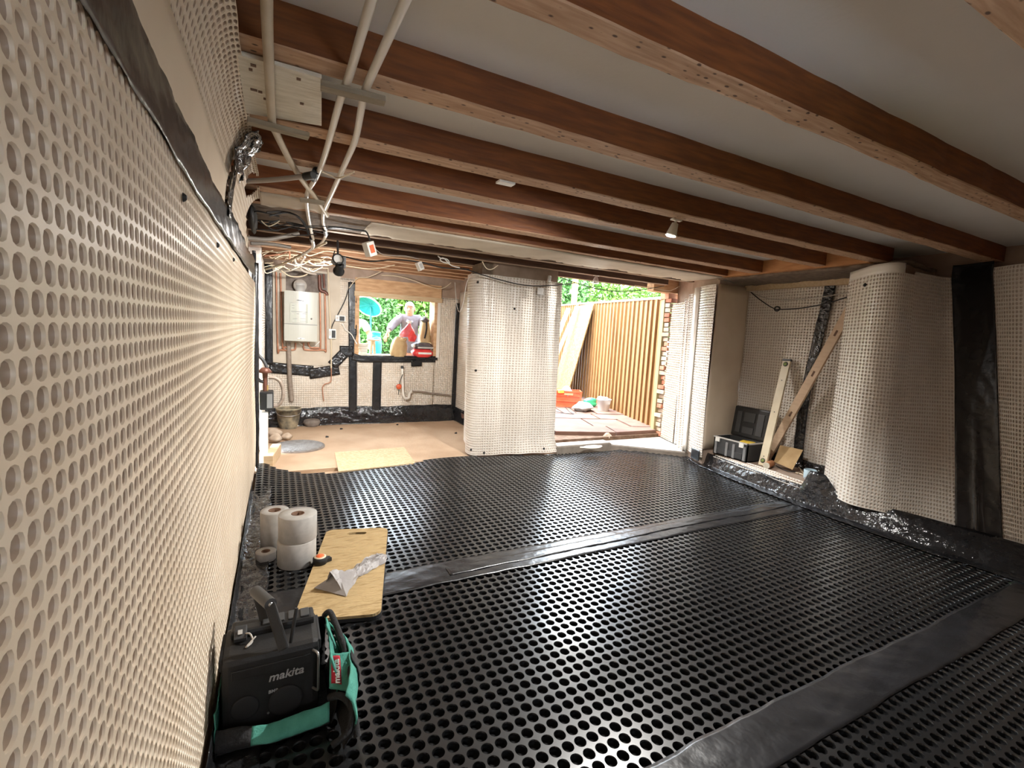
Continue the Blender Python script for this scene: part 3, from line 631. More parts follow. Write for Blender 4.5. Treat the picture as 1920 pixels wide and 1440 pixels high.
# ------------------------------------------------------------------ ceiling, joists
ceiling = struct(MB().box((-.5, -1.85, 2.32), (5.35, 3.72, 2.36)).build('ceiling', 'plasterboard', loc=(2.4, 1.2, 2.34)))
struct(MB().box((-.5, 3.72, 2.40), (5.35, 4.98, 2.50)).box((-.5, 4.98, 2.40), (2.95, YB+.26, 2.50)).build('ceiling_kitchen', 'pink_plaster', loc=(1.2, 6, 2.4)))
struct(MB().box((-.6, -1.6, 2.52), (5.4, 5.0, 2.7)).box((-.6, 5.0, 2.52), (3.0, YB+.4, 2.7)).build('ceiling_upper', 'dark_joist', loc=(1.2, 2, 2.55)))  # unseen slab added above the ceilings to block the sky
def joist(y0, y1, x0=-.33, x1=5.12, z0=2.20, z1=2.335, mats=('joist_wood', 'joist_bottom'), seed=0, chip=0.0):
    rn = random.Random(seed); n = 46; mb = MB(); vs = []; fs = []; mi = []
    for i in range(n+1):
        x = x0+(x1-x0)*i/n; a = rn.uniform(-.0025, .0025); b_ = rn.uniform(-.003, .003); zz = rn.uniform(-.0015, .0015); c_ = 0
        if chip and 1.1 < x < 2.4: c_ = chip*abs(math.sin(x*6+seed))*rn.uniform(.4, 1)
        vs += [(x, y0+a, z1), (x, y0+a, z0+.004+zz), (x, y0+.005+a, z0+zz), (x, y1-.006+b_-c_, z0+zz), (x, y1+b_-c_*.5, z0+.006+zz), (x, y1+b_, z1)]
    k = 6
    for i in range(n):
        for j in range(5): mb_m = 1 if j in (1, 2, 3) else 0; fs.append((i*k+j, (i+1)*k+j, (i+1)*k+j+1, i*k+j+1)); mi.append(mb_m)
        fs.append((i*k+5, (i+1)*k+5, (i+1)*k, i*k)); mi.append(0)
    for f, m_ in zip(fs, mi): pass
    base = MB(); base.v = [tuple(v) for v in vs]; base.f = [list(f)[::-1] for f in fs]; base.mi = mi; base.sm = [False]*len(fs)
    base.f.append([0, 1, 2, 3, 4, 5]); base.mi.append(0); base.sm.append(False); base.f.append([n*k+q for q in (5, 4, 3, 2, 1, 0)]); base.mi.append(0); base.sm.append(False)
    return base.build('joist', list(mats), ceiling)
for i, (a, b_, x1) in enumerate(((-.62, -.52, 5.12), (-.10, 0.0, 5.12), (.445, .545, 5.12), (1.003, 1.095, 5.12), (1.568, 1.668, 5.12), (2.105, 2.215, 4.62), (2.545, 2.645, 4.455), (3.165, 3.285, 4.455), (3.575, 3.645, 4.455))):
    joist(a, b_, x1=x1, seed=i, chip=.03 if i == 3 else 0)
MB().box((4.45, 2.20, 2.195), (4.53, 4.16, 2.335)).build('wall_plate', 'bright_wood', ceiling)
MB().box((4.60, 4.86, 2.13), (5.36, 4.99, 2.42)).build('lintel_end', 'lintel_wood', ceiling)
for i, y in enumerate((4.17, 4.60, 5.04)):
    joist(y, y+.07, x0=-.3, x1=4.6 if y < 5 else 4.9, z0=2.19, z1=2.42, mats=('dark_joist', 'dark_joist_lit_bottom'), seed=20+i)
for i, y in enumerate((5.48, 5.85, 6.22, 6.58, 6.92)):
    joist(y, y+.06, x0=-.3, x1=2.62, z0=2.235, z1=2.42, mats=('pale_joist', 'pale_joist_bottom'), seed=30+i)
# plastered soffit of the old cross wall with a broken far edge
def fn_(u, v):
    far = 4.165 - .10*np.clip(noise1(u*7, 2)+.25*noise1(u*31, 4)+.15, 0, 1); return np.stack([u, 3.645+(far-3.645)*v, 2.193+.002*noise2(u*4, v*3, 1)], -1)
surf('plaster_soffit', lambda u, v: fn_(u, v), .62, 4.50, 0, 1, 220, 6, 'cream_plaster', ceiling, thick=-.006)
MB().box((-.3, 3.648, 2.20), (4.52, 4.165, 2.32)).build('rough_soffit', 'mortar', ceiling)
surf('plaster_patch', lambda u, v: np.stack([u, 3.28+.32*v*(1+.25*noise1(u*9, 2)), 2.19+0*u], -1), -.1, .30, 0, 1, 30, 4, 'cream_plaster', ceiling, thick=-.012)

# ------------------------------------------------------------------ outside ground
struct(MB().box((-30, 5.0, -.5), (40, 60, -.02)).box((-30, -20, -.5), (-.5, 5.0, -.02)).build('ground', 'grass', loc=(0, 20, -.02)))
struct(MB().box((3.02, 4.90, -.3), (6.7, 10.6, .105)).build('patio_bed', 'soil', loc=(4.2, 6.5, .1)))
patio = thing('patio', None, None, (4.2, 6.5, .1)); struct(patio)
fd = Vector((.292, .956, 0)).normalized(); fnrm = Vector((-.956, .292, 0)); F0 = Vector((5.045, 5.03, 0))
rs = random.Random(5)
row = 0; s_ = -0.35
while s_ < 5.6:
    L = .46 if row % 2 == 0 else .60; o = -.12 - .27*(row % 2)
    while o < 3.2:
        W_ = rs.choice((.60, .75, .90))
        a = F0 + fd*s_ + fnrm*max(o, -.02); b = F0 + fd*(s_+L-.03) + fnrm*(o+W_-.03)
        c = (a+b)/2
        if c.x > 2.75 and o+W_ > .08:
            y_min = 4.93
            q = [F0+fd*s_+fnrm*max(o, .0), F0+fd*(s_+L-.03)+fnrm*max(o, .0), F0+fd*(s_+L-.03)+fnrm*(o+W_-.03), F0+fd*s_+fnrm*(o+W_-.03)]
            q = [Vector((p.x, max(p.y, y_min+rs.uniform(0, .015)), .105)) for p in q]
            if max(p.y for p in q)-min(p.y for p in q) > .12: MB().prism(q[::-1], (0, 0, .045+rs.uniform(-.004, .006))).build('paving_slab', 'paving', patio)
        o += W_
    s_ += L; row += 1
thr = thing('threshold', None, None, (4.2, 4.6, 0)); struct(thr)
MB().box((3.06, 4.645, -.02), (3.90, 4.76, .085), bev=.008).build('kerb', ['slab_edge'], thr)
MB().box((3.06, 4.65, .083), (3.88, 4.80, .098), bev=.006).build('kerb_top', 'slab_concrete', thr)
MB().prism([(3.90, 4.74, -.02), (4.74, 4.04, -.02), (5.0, 4.3, -.02), (5.1, 5.0, -.02), (3.90, 5.0, -.02)], (0, 0, .075)).build('concrete_slab', 'slab_concrete', thr)
MB().prism([(3.895, 4.73, -.02), (4.735, 4.03, -.02), (4.745, 4.045, -.02), (3.905, 4.745, -.02)], (0, 0, .06)).build('slab_edge', 'slab_edge', thr)

# ================================================================== OUTSIDE
# ------------------------------------------------------------------ board fence
fence = thing('board_fence', 'tall fence of warm vertical boards along the patio', 'fence', tuple(F0 + fd*2.6 + Vector((0, 0, .15))))
n_b = 34
for i in range(n_b):
    s0 = .08 + i*.165; h0 = 2.07+.035*s0
    p = F0 + fd*s0; k = random.uniform(-.006, .006)
    q = [p - fnrm*.012, p + fd*.150 - fnrm*.012, p + fd*.150 + fnrm*.002, p + fnrm*(.034+k)]
    MB().prism([(v.x, v.y, .14) for v in q], (0, 0, h0-.14+random.uniform(-.01, .01))).build('board', 'fence_wood', fence)
MB().beam(F0 + fd*.05 - fnrm*.03 + V(0, 0, 1.1), F0 + fd*5.7 - fnrm*.03 + V(0, 0, 1.1), .012, 1.9).build('backing', 'fence_wood', fence)
MB().beam(F0 + fd*.05 + V(0, 0, 2.085), F0 + fd*5.7 + V(0, 0, 2.275), .07, .035).build('cap_rail', 'new_wood', fence)
MB().beam(F0 + fd*.05 - fnrm*.04 + V(0, 0, .5), F0 + fd*5.7 - fnrm*.04 + V(0, 0, .5), .04, .07).build('rail', 'fence_wood', fence)
MB().beam(F0 + fd*.05 - fnrm*.04 + V(0, 0, 1.8), F0 + fd*5.7 - fnrm*.04 + V(0, 0, 1.8), .04, .07).build('rail', 'fence_wood', fence)
pp = F0 - fd*.03 + fnrm*.035
post = MB().box((pp.x-.05, pp.y-.05, .07), (pp.x+.05, pp.y+.05, 2.05), rot=Matrix.Rotation(-.3, 3, 'Z'), bev=.006).build('fence_post', 'fence_post', loc=(pp.x, pp.y, .07))
tag(post, 'pale square timber post at the near end of the board fence', 'post')
MB().box((pp.x-.06, pp.y-.1, 2.05), (pp.x+.12, pp.y+.06, 2.16), bev=.005).build('timber_offcut', 'terracotta', loc=(pp.x, pp.y, 2.05))
tag(bpy.data.objects['timber_offcut'], 'short reddish timber block sitting on top of the fence post', 'block')
# ------------------------------------------------------------------ boards leaning on the fence
def lean(name, label, s0, w_, foot, z_top, thick, m, z0=.152, lean_s=0.0):
    a = F0 + fd*s0 + fnrm*foot; b = F0 + fd*(s0+lean_s) + fnrm*.045
    A = V(a.x, a.y, z0); B = V(b.x, b.y, z_top); along = fd*w_; t = (B-A).cross(along).normalized()*thick
    if t.dot(fnrm) < 0: t = -t
    o = MB().prism([A, A+along, B+along, B], t).build(name, m, loc=tuple(A)); return tag(o, label, 'board')
lean('osb_sheet', 'large golden strand board leaning on the fence behind the orange box', 2.95, 1.22, .50, 2.16, .02, 'osb')
o = MB().beam(V(5.22, 8.75, .153), V(6.03, 8.72, 2.15), .045, .09, up=(0, 1, 0)).build('leaning_timber', 'new_wood', loc=(5.22, 8.75, .15)); tag(o, 'pale sawn timber leaning against the strand board, nearest the box', 'timber')
o = MB().beam(V(5.45, 9.35, .153), V(6.18, 9.30, 2.12), .05, .13, up=(0, 1, 0)).build('leaning_timber', 'new_wood', loc=(5.45, 9.35, .15)); tag(o, 'wider pale plank leaning behind the thin timber by the pier', 'timber')
# ------------------------------------------------------------------ things on the patio
c0 = onz(1038, 762, .152); c1 = onz(1089, 765, .152)
bx0 = thing('orange_crate', 'orange plastic folding tool crate on the paving', 'crate', tuple((c0+c1)/2))
xd = (c1-c0).normalized(); yd = Vector((-xd.y, xd.x, 0)); W_ = (c1-c0).length; H_ = .30; D_ = .32
def obox(mb, o, xd, yd, a, b, mi=0, bev=0.0):
    t = MB().box(a, b, bev=bev); zd = V(0, 0, 1)
    return mb.add([o + xd*v[0] + yd*v[1] + zd*v[2] for v in t.v], t.f, mi)
B = MB(); obox(B, c0, xd, yd, (0, 0, 0), (W_, D_, .015)); obox(B, c0, xd, yd, (0, 0, 0), (W_, .014, H_)); obox(B, c0, xd, yd, (0, D_-.014, 0), (W_, D_, H_)); obox(B, c0, xd, yd, (0, 0, 0), (.014, D_, H_)); obox(B, c0, xd, yd, (W_-.014, 0, 0), (W_, D_, H_))
B.build('body', 'orange_red', bx0)
B = MB()
for z0_, z1_ in ((-.0, .03), (.10, .115), (.20, .212), (H_-.03, H_+.004)): obox(B, c0, xd, yd, (-.006, -.008, z0_), (W_+.006, .0, z1_), bev=.002)
for x_ in (0, W_-.03): obox(B, c0, xd, yd, (x_, -.01, 0), (x_+.03, 0, H_), bev=.002)
B.build('ribs', 'orange_red', bx0)
B = MB(); obox(B, c0, xd, yd, (W_*.36, -.012, .225), (W_*.68, -.001, .262)); B.build('grip', 'terracotta', bx0)
cm = (c0+c1)/2 + yd*.15
bag2 = MB().blob((cm.x-.02, cm.y-.01, .38), (.14, .12, .13), 4, .14).build('tool_bundle', 'purple_bag', loc=(cm.x-.06, cm.y, .35)); tag(bag2, 'grey purple cloth bundle heaped in the orange crate', 'bundle')
o = MB().box((cm.x-.24, cm.y-.1, .41), (cm.x-.13, cm.y, .47), bev=.01).build('yellow_tool', 'yellow', loc=(cm.x-.2, cm.y-.05, .41)); tag(o, 'small yellow tool case poking out of the orange crate', 'tool')
g = onz(1131, 770, .152)
tub = thing('plastic_tub', 'clear plastic tub of scraps standing by the fence foot', 'tub', tuple(g))
MB().lathe([(.10, 0), (.125, .20), (.135, .20), (.135, .215), (.12, .215), (.095, .012)], g, 20, close=False).build('tub_wall', 'clear_plastic', tub)
MB().lathe([(.098, 0), (.11, .12), (.0, .13)], g + V(0, 0, .006), 16).build('contents', 'stone', tub)
MB().blob(g+V(-.02, 0, .20), (.09, .08, .06), 5, .3).build('crumpled_film', 'clear_bag', tub)
g = onz(1092, 771, .152); o = MB().blob(g+V(.02, .03, .06), (.20, .13, .085), 9, .28, freq=3.2, flat=.153).build('plastic_bag', 'clear_bag', loc=tuple(g)); tag(o, 'crumpled clear plastic bag lying between crate and tub', 'bag')
g = onz(1108, 763, .152); o = MB().blob(g+V(.02, .06, .08), (.16, .08, .075), 14, .25, flat=.153).build('green_bag', 'green_plastic', loc=tuple(g)); tag(o, 'green plastic packet lying against the clear tub', 'bag')
g0 = [onz(x_, y_, .156) for x_, y_ in ((1080, 774), (1070, 766), (1058, 760), (1068, 772), (1076, 776), (1060, 775), (1040, 771))]
o = MB().tube(g0, .005, 6).build('cord', 'cable_black', loc=tuple(g0[0])); tag(o, 'thin dark cord looping across the paving slabs', 'cord')
g = onz(1138, 818, .10); o = MB().blob(g, (.07, .05, .045), 3, .2).build('stone_lump', 'stone', loc=tuple(g - V(0, 0, .03))); tag(o, 'tan stone lump on the end of the threshold kerb', 'stone')
g = onz(1110, 838, .10); o = MB().blob(g, (.16, .06, .014), 8, .25).build('paper_scrap', 'white_paint', loc=tuple(g)); tag(o, 'torn pale sheet scrap lying on the threshold kerb', 'scrap')
# ------------------------------------------------------------------ greenery
def leaves(n, fn, size, seed):
    r = np.random.RandomState(seed); C = np.array([fn(r) for _ in range(n)])
    a = r.normal(size=(n, 3)); a /= np.linalg.norm(a, axis=1)[:, None]; b = np.cross(a, r.normal(size=(n, 3))); b /= np.linalg.norm(b, axis=1)[:, None]
    s = size*r.uniform(.6, 1.4, (n, 1)); k = np.cross(a, b)*s*.18
    P = np.stack([C-a*s, C+b*s*.5+k, C+a*s, C-b*s*.5+k], 1).reshape(-1, 3)
    return P, np.arange(n*4).reshape(-1, 4)
def plant(name, label, cat, base, fn, n, size, seed, m, trunk_h, group=None):
    t = thing(name, label, cat, base, group)
    P, Q = leaves(n, fn, size, seed); o = link('foliage', quads_mesh('foliage', P, Q, None, [m], False), t); o['kind'] = 'stuff'
    MB().tube([base, (base[0]+.1, base[1], base[2]+trunk_h*.6), (base[0]-.05, base[1]+.1, base[2]+trunk_h)], .1, 8).build('trunk', 'bark', t)
    return t
def ell(c, r): 
    def f(R):
        v = R.normal(size=3); v /= np.linalg.norm(v); k = R.uniform(.72, 1.05)
        return np.array(c)+v*np.array(r)*k
    return f
plant('hedge', 'dense bright green hedge filling the window view', 'hedge', (2.9, 14.0, -.02), lambda R: np.array([R.uniform(.9, 5.6), 13.9+R.normal()*.35+.25*math.sin(R.uniform(0, 9)), R.uniform(.25, 3.6)]), 30000, .08, 1, 'leaf_a', 2.0)
plant('shrub', 'darker green shrub beside the turquoise dish', 'shrub', (2.2, 11.2, -.02), ell((2.15, 11.2, 1.2), (.5, .45, 1.2)), 5000, .055, 2, 'leaf_b', 1.2)
plant('tree', 'broad leafy tree seen above the middle of the fence', 'tree', (11.6, 16.2, -.02), ell((11.6, 16.2, 3.2), (1.75, 1.3, 1.5)), 9000, .09, 3, 'leaf_a', 2.6)
plant('tree', 'darker leafy tree showing above the leaning strand board', 'tree', (8.9, 13.7, -.02), ell((8.8, 13.7, 3.0), (.85, .9, 1.2)), 5000, .085, 4, 'leaf_b', 2.6)
plant('tree', 'low leafy tree showing above the fence near the post', 'tree', (15.4, 16.4, -.02), ell((15.4, 16.4, 2.85), (1.85, 1.3, 1.35)), 7000, .09, 5, 'leaf_a', 2.4)
o = MB().box((8.05, 11.9, 0), (8.2, 12.0, 3.6)).build('timber_mast', 'yellow', loc=(8.1, 11.95, 0)); tag(o, 'yellow timber upright rising beyond the fence by the pier', 'post')
pk = thing('picket_fence', 'low wooden picket fence in front of the green hedge', 'fence', (3.0, 12.3, 0))
for i in range(19):
    x_ = 1.6 + i*.135; h_ = 1.22 + .05*math.sin(i*2.1)
    MB().prism([(x_, 12.3, 0), (x_+.085, 12.3, 0), (x_+.085, 12.3, h_), (x_+.042, 12.3, h_+.05), (x_, 12.3, h_)], (0, .022, 0)).build('picket', 'picket_wood', pk)
MB().box((1.5, 12.325, .35), (4.3, 12.36, .43)).build('rail', 'picket_wood', pk); MB().box((1.5, 12.325, .95), (4.3, 12.36, 1.03)).build('rail', 'picket_wood', pk)

# ================================================================== PEOPLE OUTSIDE THE WINDOW
def skin_body(name, joints, edges, root, m, parent, sub=2):
    """one continuous surface grown around connected joints: joints = {key: (xyz, radius or (rx, ry))}"""
    keys = list(joints); me = bpy.data.meshes.new(name); me.from_pydata([joints[k][0] for k in keys], [(keys.index(a), keys.index(b)) for a, b in edges], [])
    o = bpy.data.objects.new(name, me); COL.objects.link(o)
    md = o.modifiers.new('skin', 'SKIN'); md.use_smooth_shade = True; md.branch_smoothing = .4
    sv = me.skin_vertices[0].data
    for i, k in enumerate(keys):
        r = joints[k][1]; sv[i].radius = (r, r) if isinstance(r, (int, float)) else r
        sv[i].use_root = (k == root)
    ss = o.modifiers.new('sub', 'SUBSURF'); ss.levels = sub; ss.render_levels = sub
    dg = bpy.context.evaluated_depsgraph_get(); dg.update(); me2 = bpy.data.meshes.new_from_object(o.evaluated_get(dg)); bpy.data.objects.remove(o)
    me2.materials.clear(); me2.materials.append(M[m]); me2.polygons.foreach_set('use_smooth', [True]*len(me2.polygons)); me2.name = name
    return link(name, me2, parent)
def hand(J, E, wrist, wkey, d, side, up, s=1.0, pre='h'):
    """palm and five fingers leaving the wrist along d; side = thumb side; up = back of the hand"""
    d = Vector(d).normalized(); t = Vector(side); t = (t-d*t.dot(d)).normalized(); u = d.cross(t)
    W = Vector(wrist); pm = W + d*.055*s
    J[pre+'p'] = (tuple(pm), (.034*s, .018*s)); E.append((wkey, pre+'p'))
    for i, (off, L) in enumerate(((.030, .070), (.011, .082), (-.010, .076), (-.029, .060))):
        a = pm + d*.042*s + t*off*s; b = a + d*L*.5*s + u*-.008*s; c = b + d*L*.42*s - u*.028*s
        J[f'{pre}a{i}'] = (tuple(a), .0095*s); J[f'{pre}b{i}'] = (tuple(b), .0085*s); J[f'{pre}c{i}'] = (tuple(c), .007*s)
        E += [(pre+'p', f'{pre}a{i}'), (f'{pre}a{i}', f'{pre}b{i}'), (f'{pre}b{i}', f'{pre}c{i}')]
    a = W + d*.03*s + t*.034*s; b = a + d*.035*s + t*.022*s; c = b + d*.03*s + t*.004*s
    J[pre+'t0'] = (tuple(a), .011*s); J[pre+'t1'] = (tuple(b), .010*s); J[pre+'t2'] = (tuple(c), .008*s)
    E += [(wkey, pre+'t0'), (pre+'t0', pre+'t1'), (pre+'t1', pre+'t2')]
def head_parts(t, hc, yaw, hair, skin):
    R = Matrix.Rotation(yaw, 3, 'Z')
    def P(x, y, z): return Vector(hc) + R @ Vector((x, y, z))
    fw = R @ V(0, -1, 0)
    MB().blob(P(0, -.098, -.012), (.014, .022, .024), 1, .05, nu=10, nv=8).build('nose', skin, t)
    for sx in (-1, 1):
        MB().blob(P(sx*.032, -.086, .018), (.012, .008, .008), 1, 0, nu=10, nv=8).build('eye', 'eye_dark', t)
        MB().blob(P(sx*.080, .0, .0), (.012, .022, .033), 1, .05, nu=10, nv=8).build('ear', skin, t)
    MB().blob(P(0, -.086, -.058), (.024, .008, .006), 1, 0, nu=10, nv=6).build('mouth', 'terracotta', t)
    # cap of hair over the crown, back and sides
    vs = []; fs = []; nu, nv = 20, 9
    for j in range(nv+1):
        for i in range(nu):
            a = 2*PI*i/nu; lim = 1.15 + .55*(0.5+0.5*math.sin(a))     # lower at the back (+y)
            th = lim*j/nv
            vs.append(P(.086*math.sin(th)*math.cos(a), .105*math.sin(th)*math.sin(a)+.008, .118*math.cos(th)+.012))
    for j in range(nv):
        for i in range(nu): fs.append((j*nu+i, (j+1)*nu+i, (j+1)*nu+(i+1) % nu, j*nu+(i+1) % nu))
    MB().add(vs, fs, 0, True).build('hair', hair, t)
def head_joints(J, E, neck, hc):
    hc = Vector(hc)
    J['nk'] = (tuple(neck), .058); J['jw'] = (tuple(hc+V(0, -.012, -.075)), (.060, .070)); J['fc'] = (tuple(hc+V(0, -.004, .0)), (.078, .094)); J['cr'] = (tuple(hc+V(0, .004, .062)), (.070, .085)); J['tp'] = (tuple(hc+V(0, .006, .098)), (.045, .055))
    E += [('nk', 'jw'), ('jw', 'fc'), ('fc', 'cr'), ('cr', 'tp')]
# man in the hoodie, facing the window, one arm reaching out, the other steadying a sack
YM = 7.92
man = thing('person', 'person in a grey purple hoodie with white hair standing outside the window', 'person', (2.0, YM, -.02))
hc = ony(768, 580, YM); sh_r = ony(750, 593, YM); sh_l = ony(787, 594, YM); el_r = ony(735, 610, YM-.05); wr_r = ony(727, 622, YM-.22); el_l = ony(797, 618, YM-.08); wr_l = ony(803, 606, YM-.28)
neck = Vector(hc) + V(0, .02, -.15); ch = V(hc.x+.01, YM+.02, 1.42); pv = V(hc.x+.02, YM+.05, .95)
J = {'pv': (tuple(pv), (.15, .11)), 'ab': (tuple((pv+ch)/2), (.145, .105)), 'ch': (tuple(ch), (.165, .11)), 'ub': (tuple(ch+V(0, .0, .12)), (.13, .09)),
     'sr': (tuple(sh_r+V(.02, 0, -.02)), .062), 'er': (tuple(el_r), .048), 'wr': (tuple(wr_r), .030), 'sl': (tuple(sh_l+V(-.02, 0, -.02)), .062), 'el': (tuple(el_l), .048), 'wl': (tuple(wr_l), .030)}
E_ = [('pv', 'ab'), ('ab', 'ch'), ('ch', 'ub'), ('ub', 'sr'), ('sr', 'er'), ('er', 'wr'), ('ub', 'sl'), ('sl', 'el'), ('el', 'wl'), ('ub', 'nk')]
head_joints(J, E_, neck, hc)
for sx, k in ((-1, 'a'), (1, 'b')):
    J['hp'+k] = (tuple(pv+V(sx*.09, 0, -.08)), .09); J['kn'+k] = (tuple(V(pv.x+sx*.10, YM-.0, .50)), .062); J['an'+k] = (tuple(V(pv.x+sx*.11, YM+.04, .07)), .042); J['ft'+k] = (tuple(V(pv.x+sx*.12, YM-.14, .03)), (.04, .03))
    E_ += [('pv', 'hp'+k), ('hp'+k, 'kn'+k), ('kn'+k, 'an'+k), ('an'+k, 'ft'+k)]
hand(J, E_, wr_r, 'wr', ony(722, 634, YM-.24)-wr_r, V(.6, -.6, .2), None, 1.0, 'p'); hand(J, E_, wr_l, 'wl', V(.05, -.5, -.25), V(-1, 0, .2), None, 1.0, 'q')
skin_body('body', J, E_, 'pv', 'skin', man)
g_ = .024
HJ = {k: (J[k][0], tuple(np.add(J[k][1], g_)) if not isinstance(J[k][1], (int, float)) else J[k][1]+g_) for k in ('pv', 'ab', 'ch', 'ub', 'sr', 'er', 'sl', 'el')}
HJ['cr_'] = (tuple(Vector(el_r).lerp(wr_r, .86)), .046); HJ['cl_'] = (tuple(Vector(el_l).lerp(wr_l, .86)), .046); HJ['nk'] = (tuple(neck+V(0, .03, -.03)), (.085, .08))
skin_body('hoodie', HJ, [('pv', 'ab'), ('ab', 'ch'), ('ch', 'ub'), ('ub', 'sr'), ('sr', 'er'), ('er', 'cr_'), ('ub', 'sl'), ('sl', 'el'), ('el', 'cl_'), ('ub', 'nk')], 'pv', 'hoodie', man)
MB().tube([neck+V(-.08, .0, -.02), neck+V(-.075, .08, .01), neck+V(0, .115, .03), neck+V(.075, .08, .01), neck+V(.08, 0, -.02), neck+V(.05, -.075, -.05), neck+V(0, -.10, -.085), neck+V(-.05, -.075, -.05), neck+V(-.08, 0, -.02)], .030, 10).build('hood', 'hoodie', man)
TJ = {k: (J[k][0], tuple(np.add(J[k][1], .015)) if not isinstance(J[k][1], (int, float)) else J[k][1]+.018) for k in ('pv', 'hpa', 'kna', 'hpb', 'knb')}
for k in 'ab': TJ['cf'+k] = (tuple(Vector(J['an'+k][0])+V(0, 0, .04)), .062)
skin_body('trousers', TJ, [('pv', 'hpa'), ('hpa', 'kna'), ('kna', 'cfa'), ('pv', 'hpb'), ('hpb', 'knb'), ('knb', 'cfb')], 'pv', 'dark_trousers', man)
head_parts(man, hc, -.35, 'hair_white', 'skin')
# second person, mostly hidden by the window jamb
YP = 8.45
p2 = thing('person', 'person in a white shirt half hidden behind the left window jamb', 'person', (1.18, YP, -.02))
hc2 = V(1.12, YP, 1.74); sx_ = 1.15
J = {'pv': ((sx_, YP, .95), (.15, .11)), 'ab': ((sx_, YP, 1.15), (.15, .11)), 'ch': ((sx_, YP, 1.36), (.17, .115)), 'ub': ((sx_-.01, YP, 1.47), (.13, .09)),
     'sr': ((sx_-.19, YP, 1.49), .06), 'er': ((sx_-.26, YP-.02, 1.22), .047), 'wr': ((sx_-.22, YP-.2, 1.06), .03), 'sl': ((sx_+.20, YP, 1.49), .062), 'el': ((sx_+.30, YP-.02, 1.30), .047), 'wl': ((sx_+.27, YP-.2, 1.12), .032)}
E_ = [('pv', 'ab'), ('ab', 'ch'), ('ch', 'ub'), ('ub', 'sr'), ('sr', 'er'), ('er', 'wr'), ('ub', 'sl'), ('sl', 'el'), ('el', 'wl'), ('ub', 'nk')]
head_joints(J, E_, (sx_-.02, YP+.01, 1.58), hc2)
for s2, k in ((-1, 'a'), (1, 'b')):
    J['hp'+k] = ((sx_+s2*.09, YP, .86), .09); J['kn'+k] = ((sx_+s2*.10, YP, .48), .06); J['an'+k] = ((sx_+s2*.11, YP+.03, .07), .042); J['ft'+k] = ((sx_+s2*.12, YP-.14, .03), (.04, .03))
    E_ += [('pv', 'hp'+k), ('hp'+k, 'kn'+k), ('kn'+k, 'an'+k), ('an'+k, 'ft'+k)]
hand(J, E_, J['wl'][0], 'wl', V(-.1, -.5, -.4), V(-1, 0, .2), None, 1.0, 'p'); hand(J, E_, J['wr'][0], 'wr', V(.1, -.5, -.4), V(1, 0, .2), None, 1.0, 'q')
skin_body('body', J, E_, 'pv', 'skin_tan', p2)
HJ = {k: (J[k][0], tuple(np.add(J[k][1], .02)) if not isinstance(J[k][1], (int, float)) else J[k][1]+.018) for k in ('pv', 'ab', 'ch', 'ub', 'sr', 'sl')}
HJ['c1'] = (tuple(Vector(J['sr'][0]).lerp(Vector(J['er'][0]), .8)), .068); HJ['c2'] = (tuple(Vector(J['sl'][0]).lerp(Vector(J['el'][0]), .8)), .068)
skin_body('shirt', HJ, [('pv', 'ab'), ('ab', 'ch'), ('ch', 'ub'), ('ub', 'sr'), ('sr', 'c1'), ('ub', 'sl'), ('sl', 'c2')], 'pv', 'white_shirt', p2)
TJ = {k: (J[k][0], tuple(np.add(J[k][1], .015)) if not isinstance(J[k][1], (int, float)) else J[k][1]+.018) for k in ('pv', 'hpa', 'kna', 'hpb', 'knb')}
for k in 'ab': TJ['cf'+k] = (tuple(Vector(J['an'+k][0])+V(0, 0, .04)), .062)
skin_body('trousers', TJ, [('pv', 'hpa'), ('hpa', 'kna'), ('kna', 'cfa'), ('pv', 'hpb'), ('hpb', 'knb'), ('knb', 'cfb')], 'pv', 'dark_trousers', p2)
head_parts(p2, hc2, .2, 'hair_white', 'skin_tan')
# ------------------------------------------------------------------ turquoise dish, tub, stool and white bucket seen through the window
YD = 9.3
dc = ony(691, 575, YD); dish = thing('round_dish', 'turquoise round dish tilted on a thin pole outside the window', 'dish', (dc.x+.05, YD, -.02))
ax = V(-.45, -.55, -.70).normalized()
MB().lathe([(.02, .065), (.10, .058), (.18, .038), (.245, .0), (.252, .004), (.24, .012), (.17, .05), (.09, .07), (.0, .075)], dc, 32, axis=-ax, close=False).build('bowl', 'turquoise', dish)
MB().lathe([(.242, -.011), (.258, -.011), (.258, .011), (.242, .011), (.242, -.011)], dc, 32, axis=ax, close=False).build('rim', 'white_plastic', dish)
u_ = ax.orthogonal().normalized(); v_ = ax.cross(u_)
for k in range(4):
    a = PI*k/4; d_ = u_*math.cos(a)+v_*math.sin(a); MB().tube([dc-d_*.235+ax*.0, dc-ax*.05, dc+d_*.235], .004, 6).build('spoke', 'turquoise', dish)
MB().tube([dc-ax*.09, dc-ax*.09+V(.02, .03, -.2), V(dc.x+.06, YD+.1, -.02)], .016, 8).build('pole', 'turquoise', dish)
g = ony(702, 650, 9.0); st = thing('garden_tub', 'turquoise crinkled sack of waste standing outside the window', 'tub', (g.x, 9.0, -.02))
MB().lathe([(.08, 0), (.10, .3), (.09, .6), (.11, .95), (.12, 1.12), (.10, 1.25), (.07, 1.28)], (g.x+.02, 9.0, -.02), 18).build('sack', 'turquoise', st)
MB().blob((g.x+.02, 9.0, 1.29), (.09, .08, .06), 5, .3).build('gathered_top', 'turquoise', st)
g = ony(698, 632, 7.35); so = thing('wooden_stool', 'small pale wooden stool standing on the white sill board', 'stool', (g.x, 7.30, 1.01))
MB().box((g.x-.085, 7.22, 1.215), (g.x+.085, 7.38, 1.235), bev=.004).build('seat', 'new_wood', so)
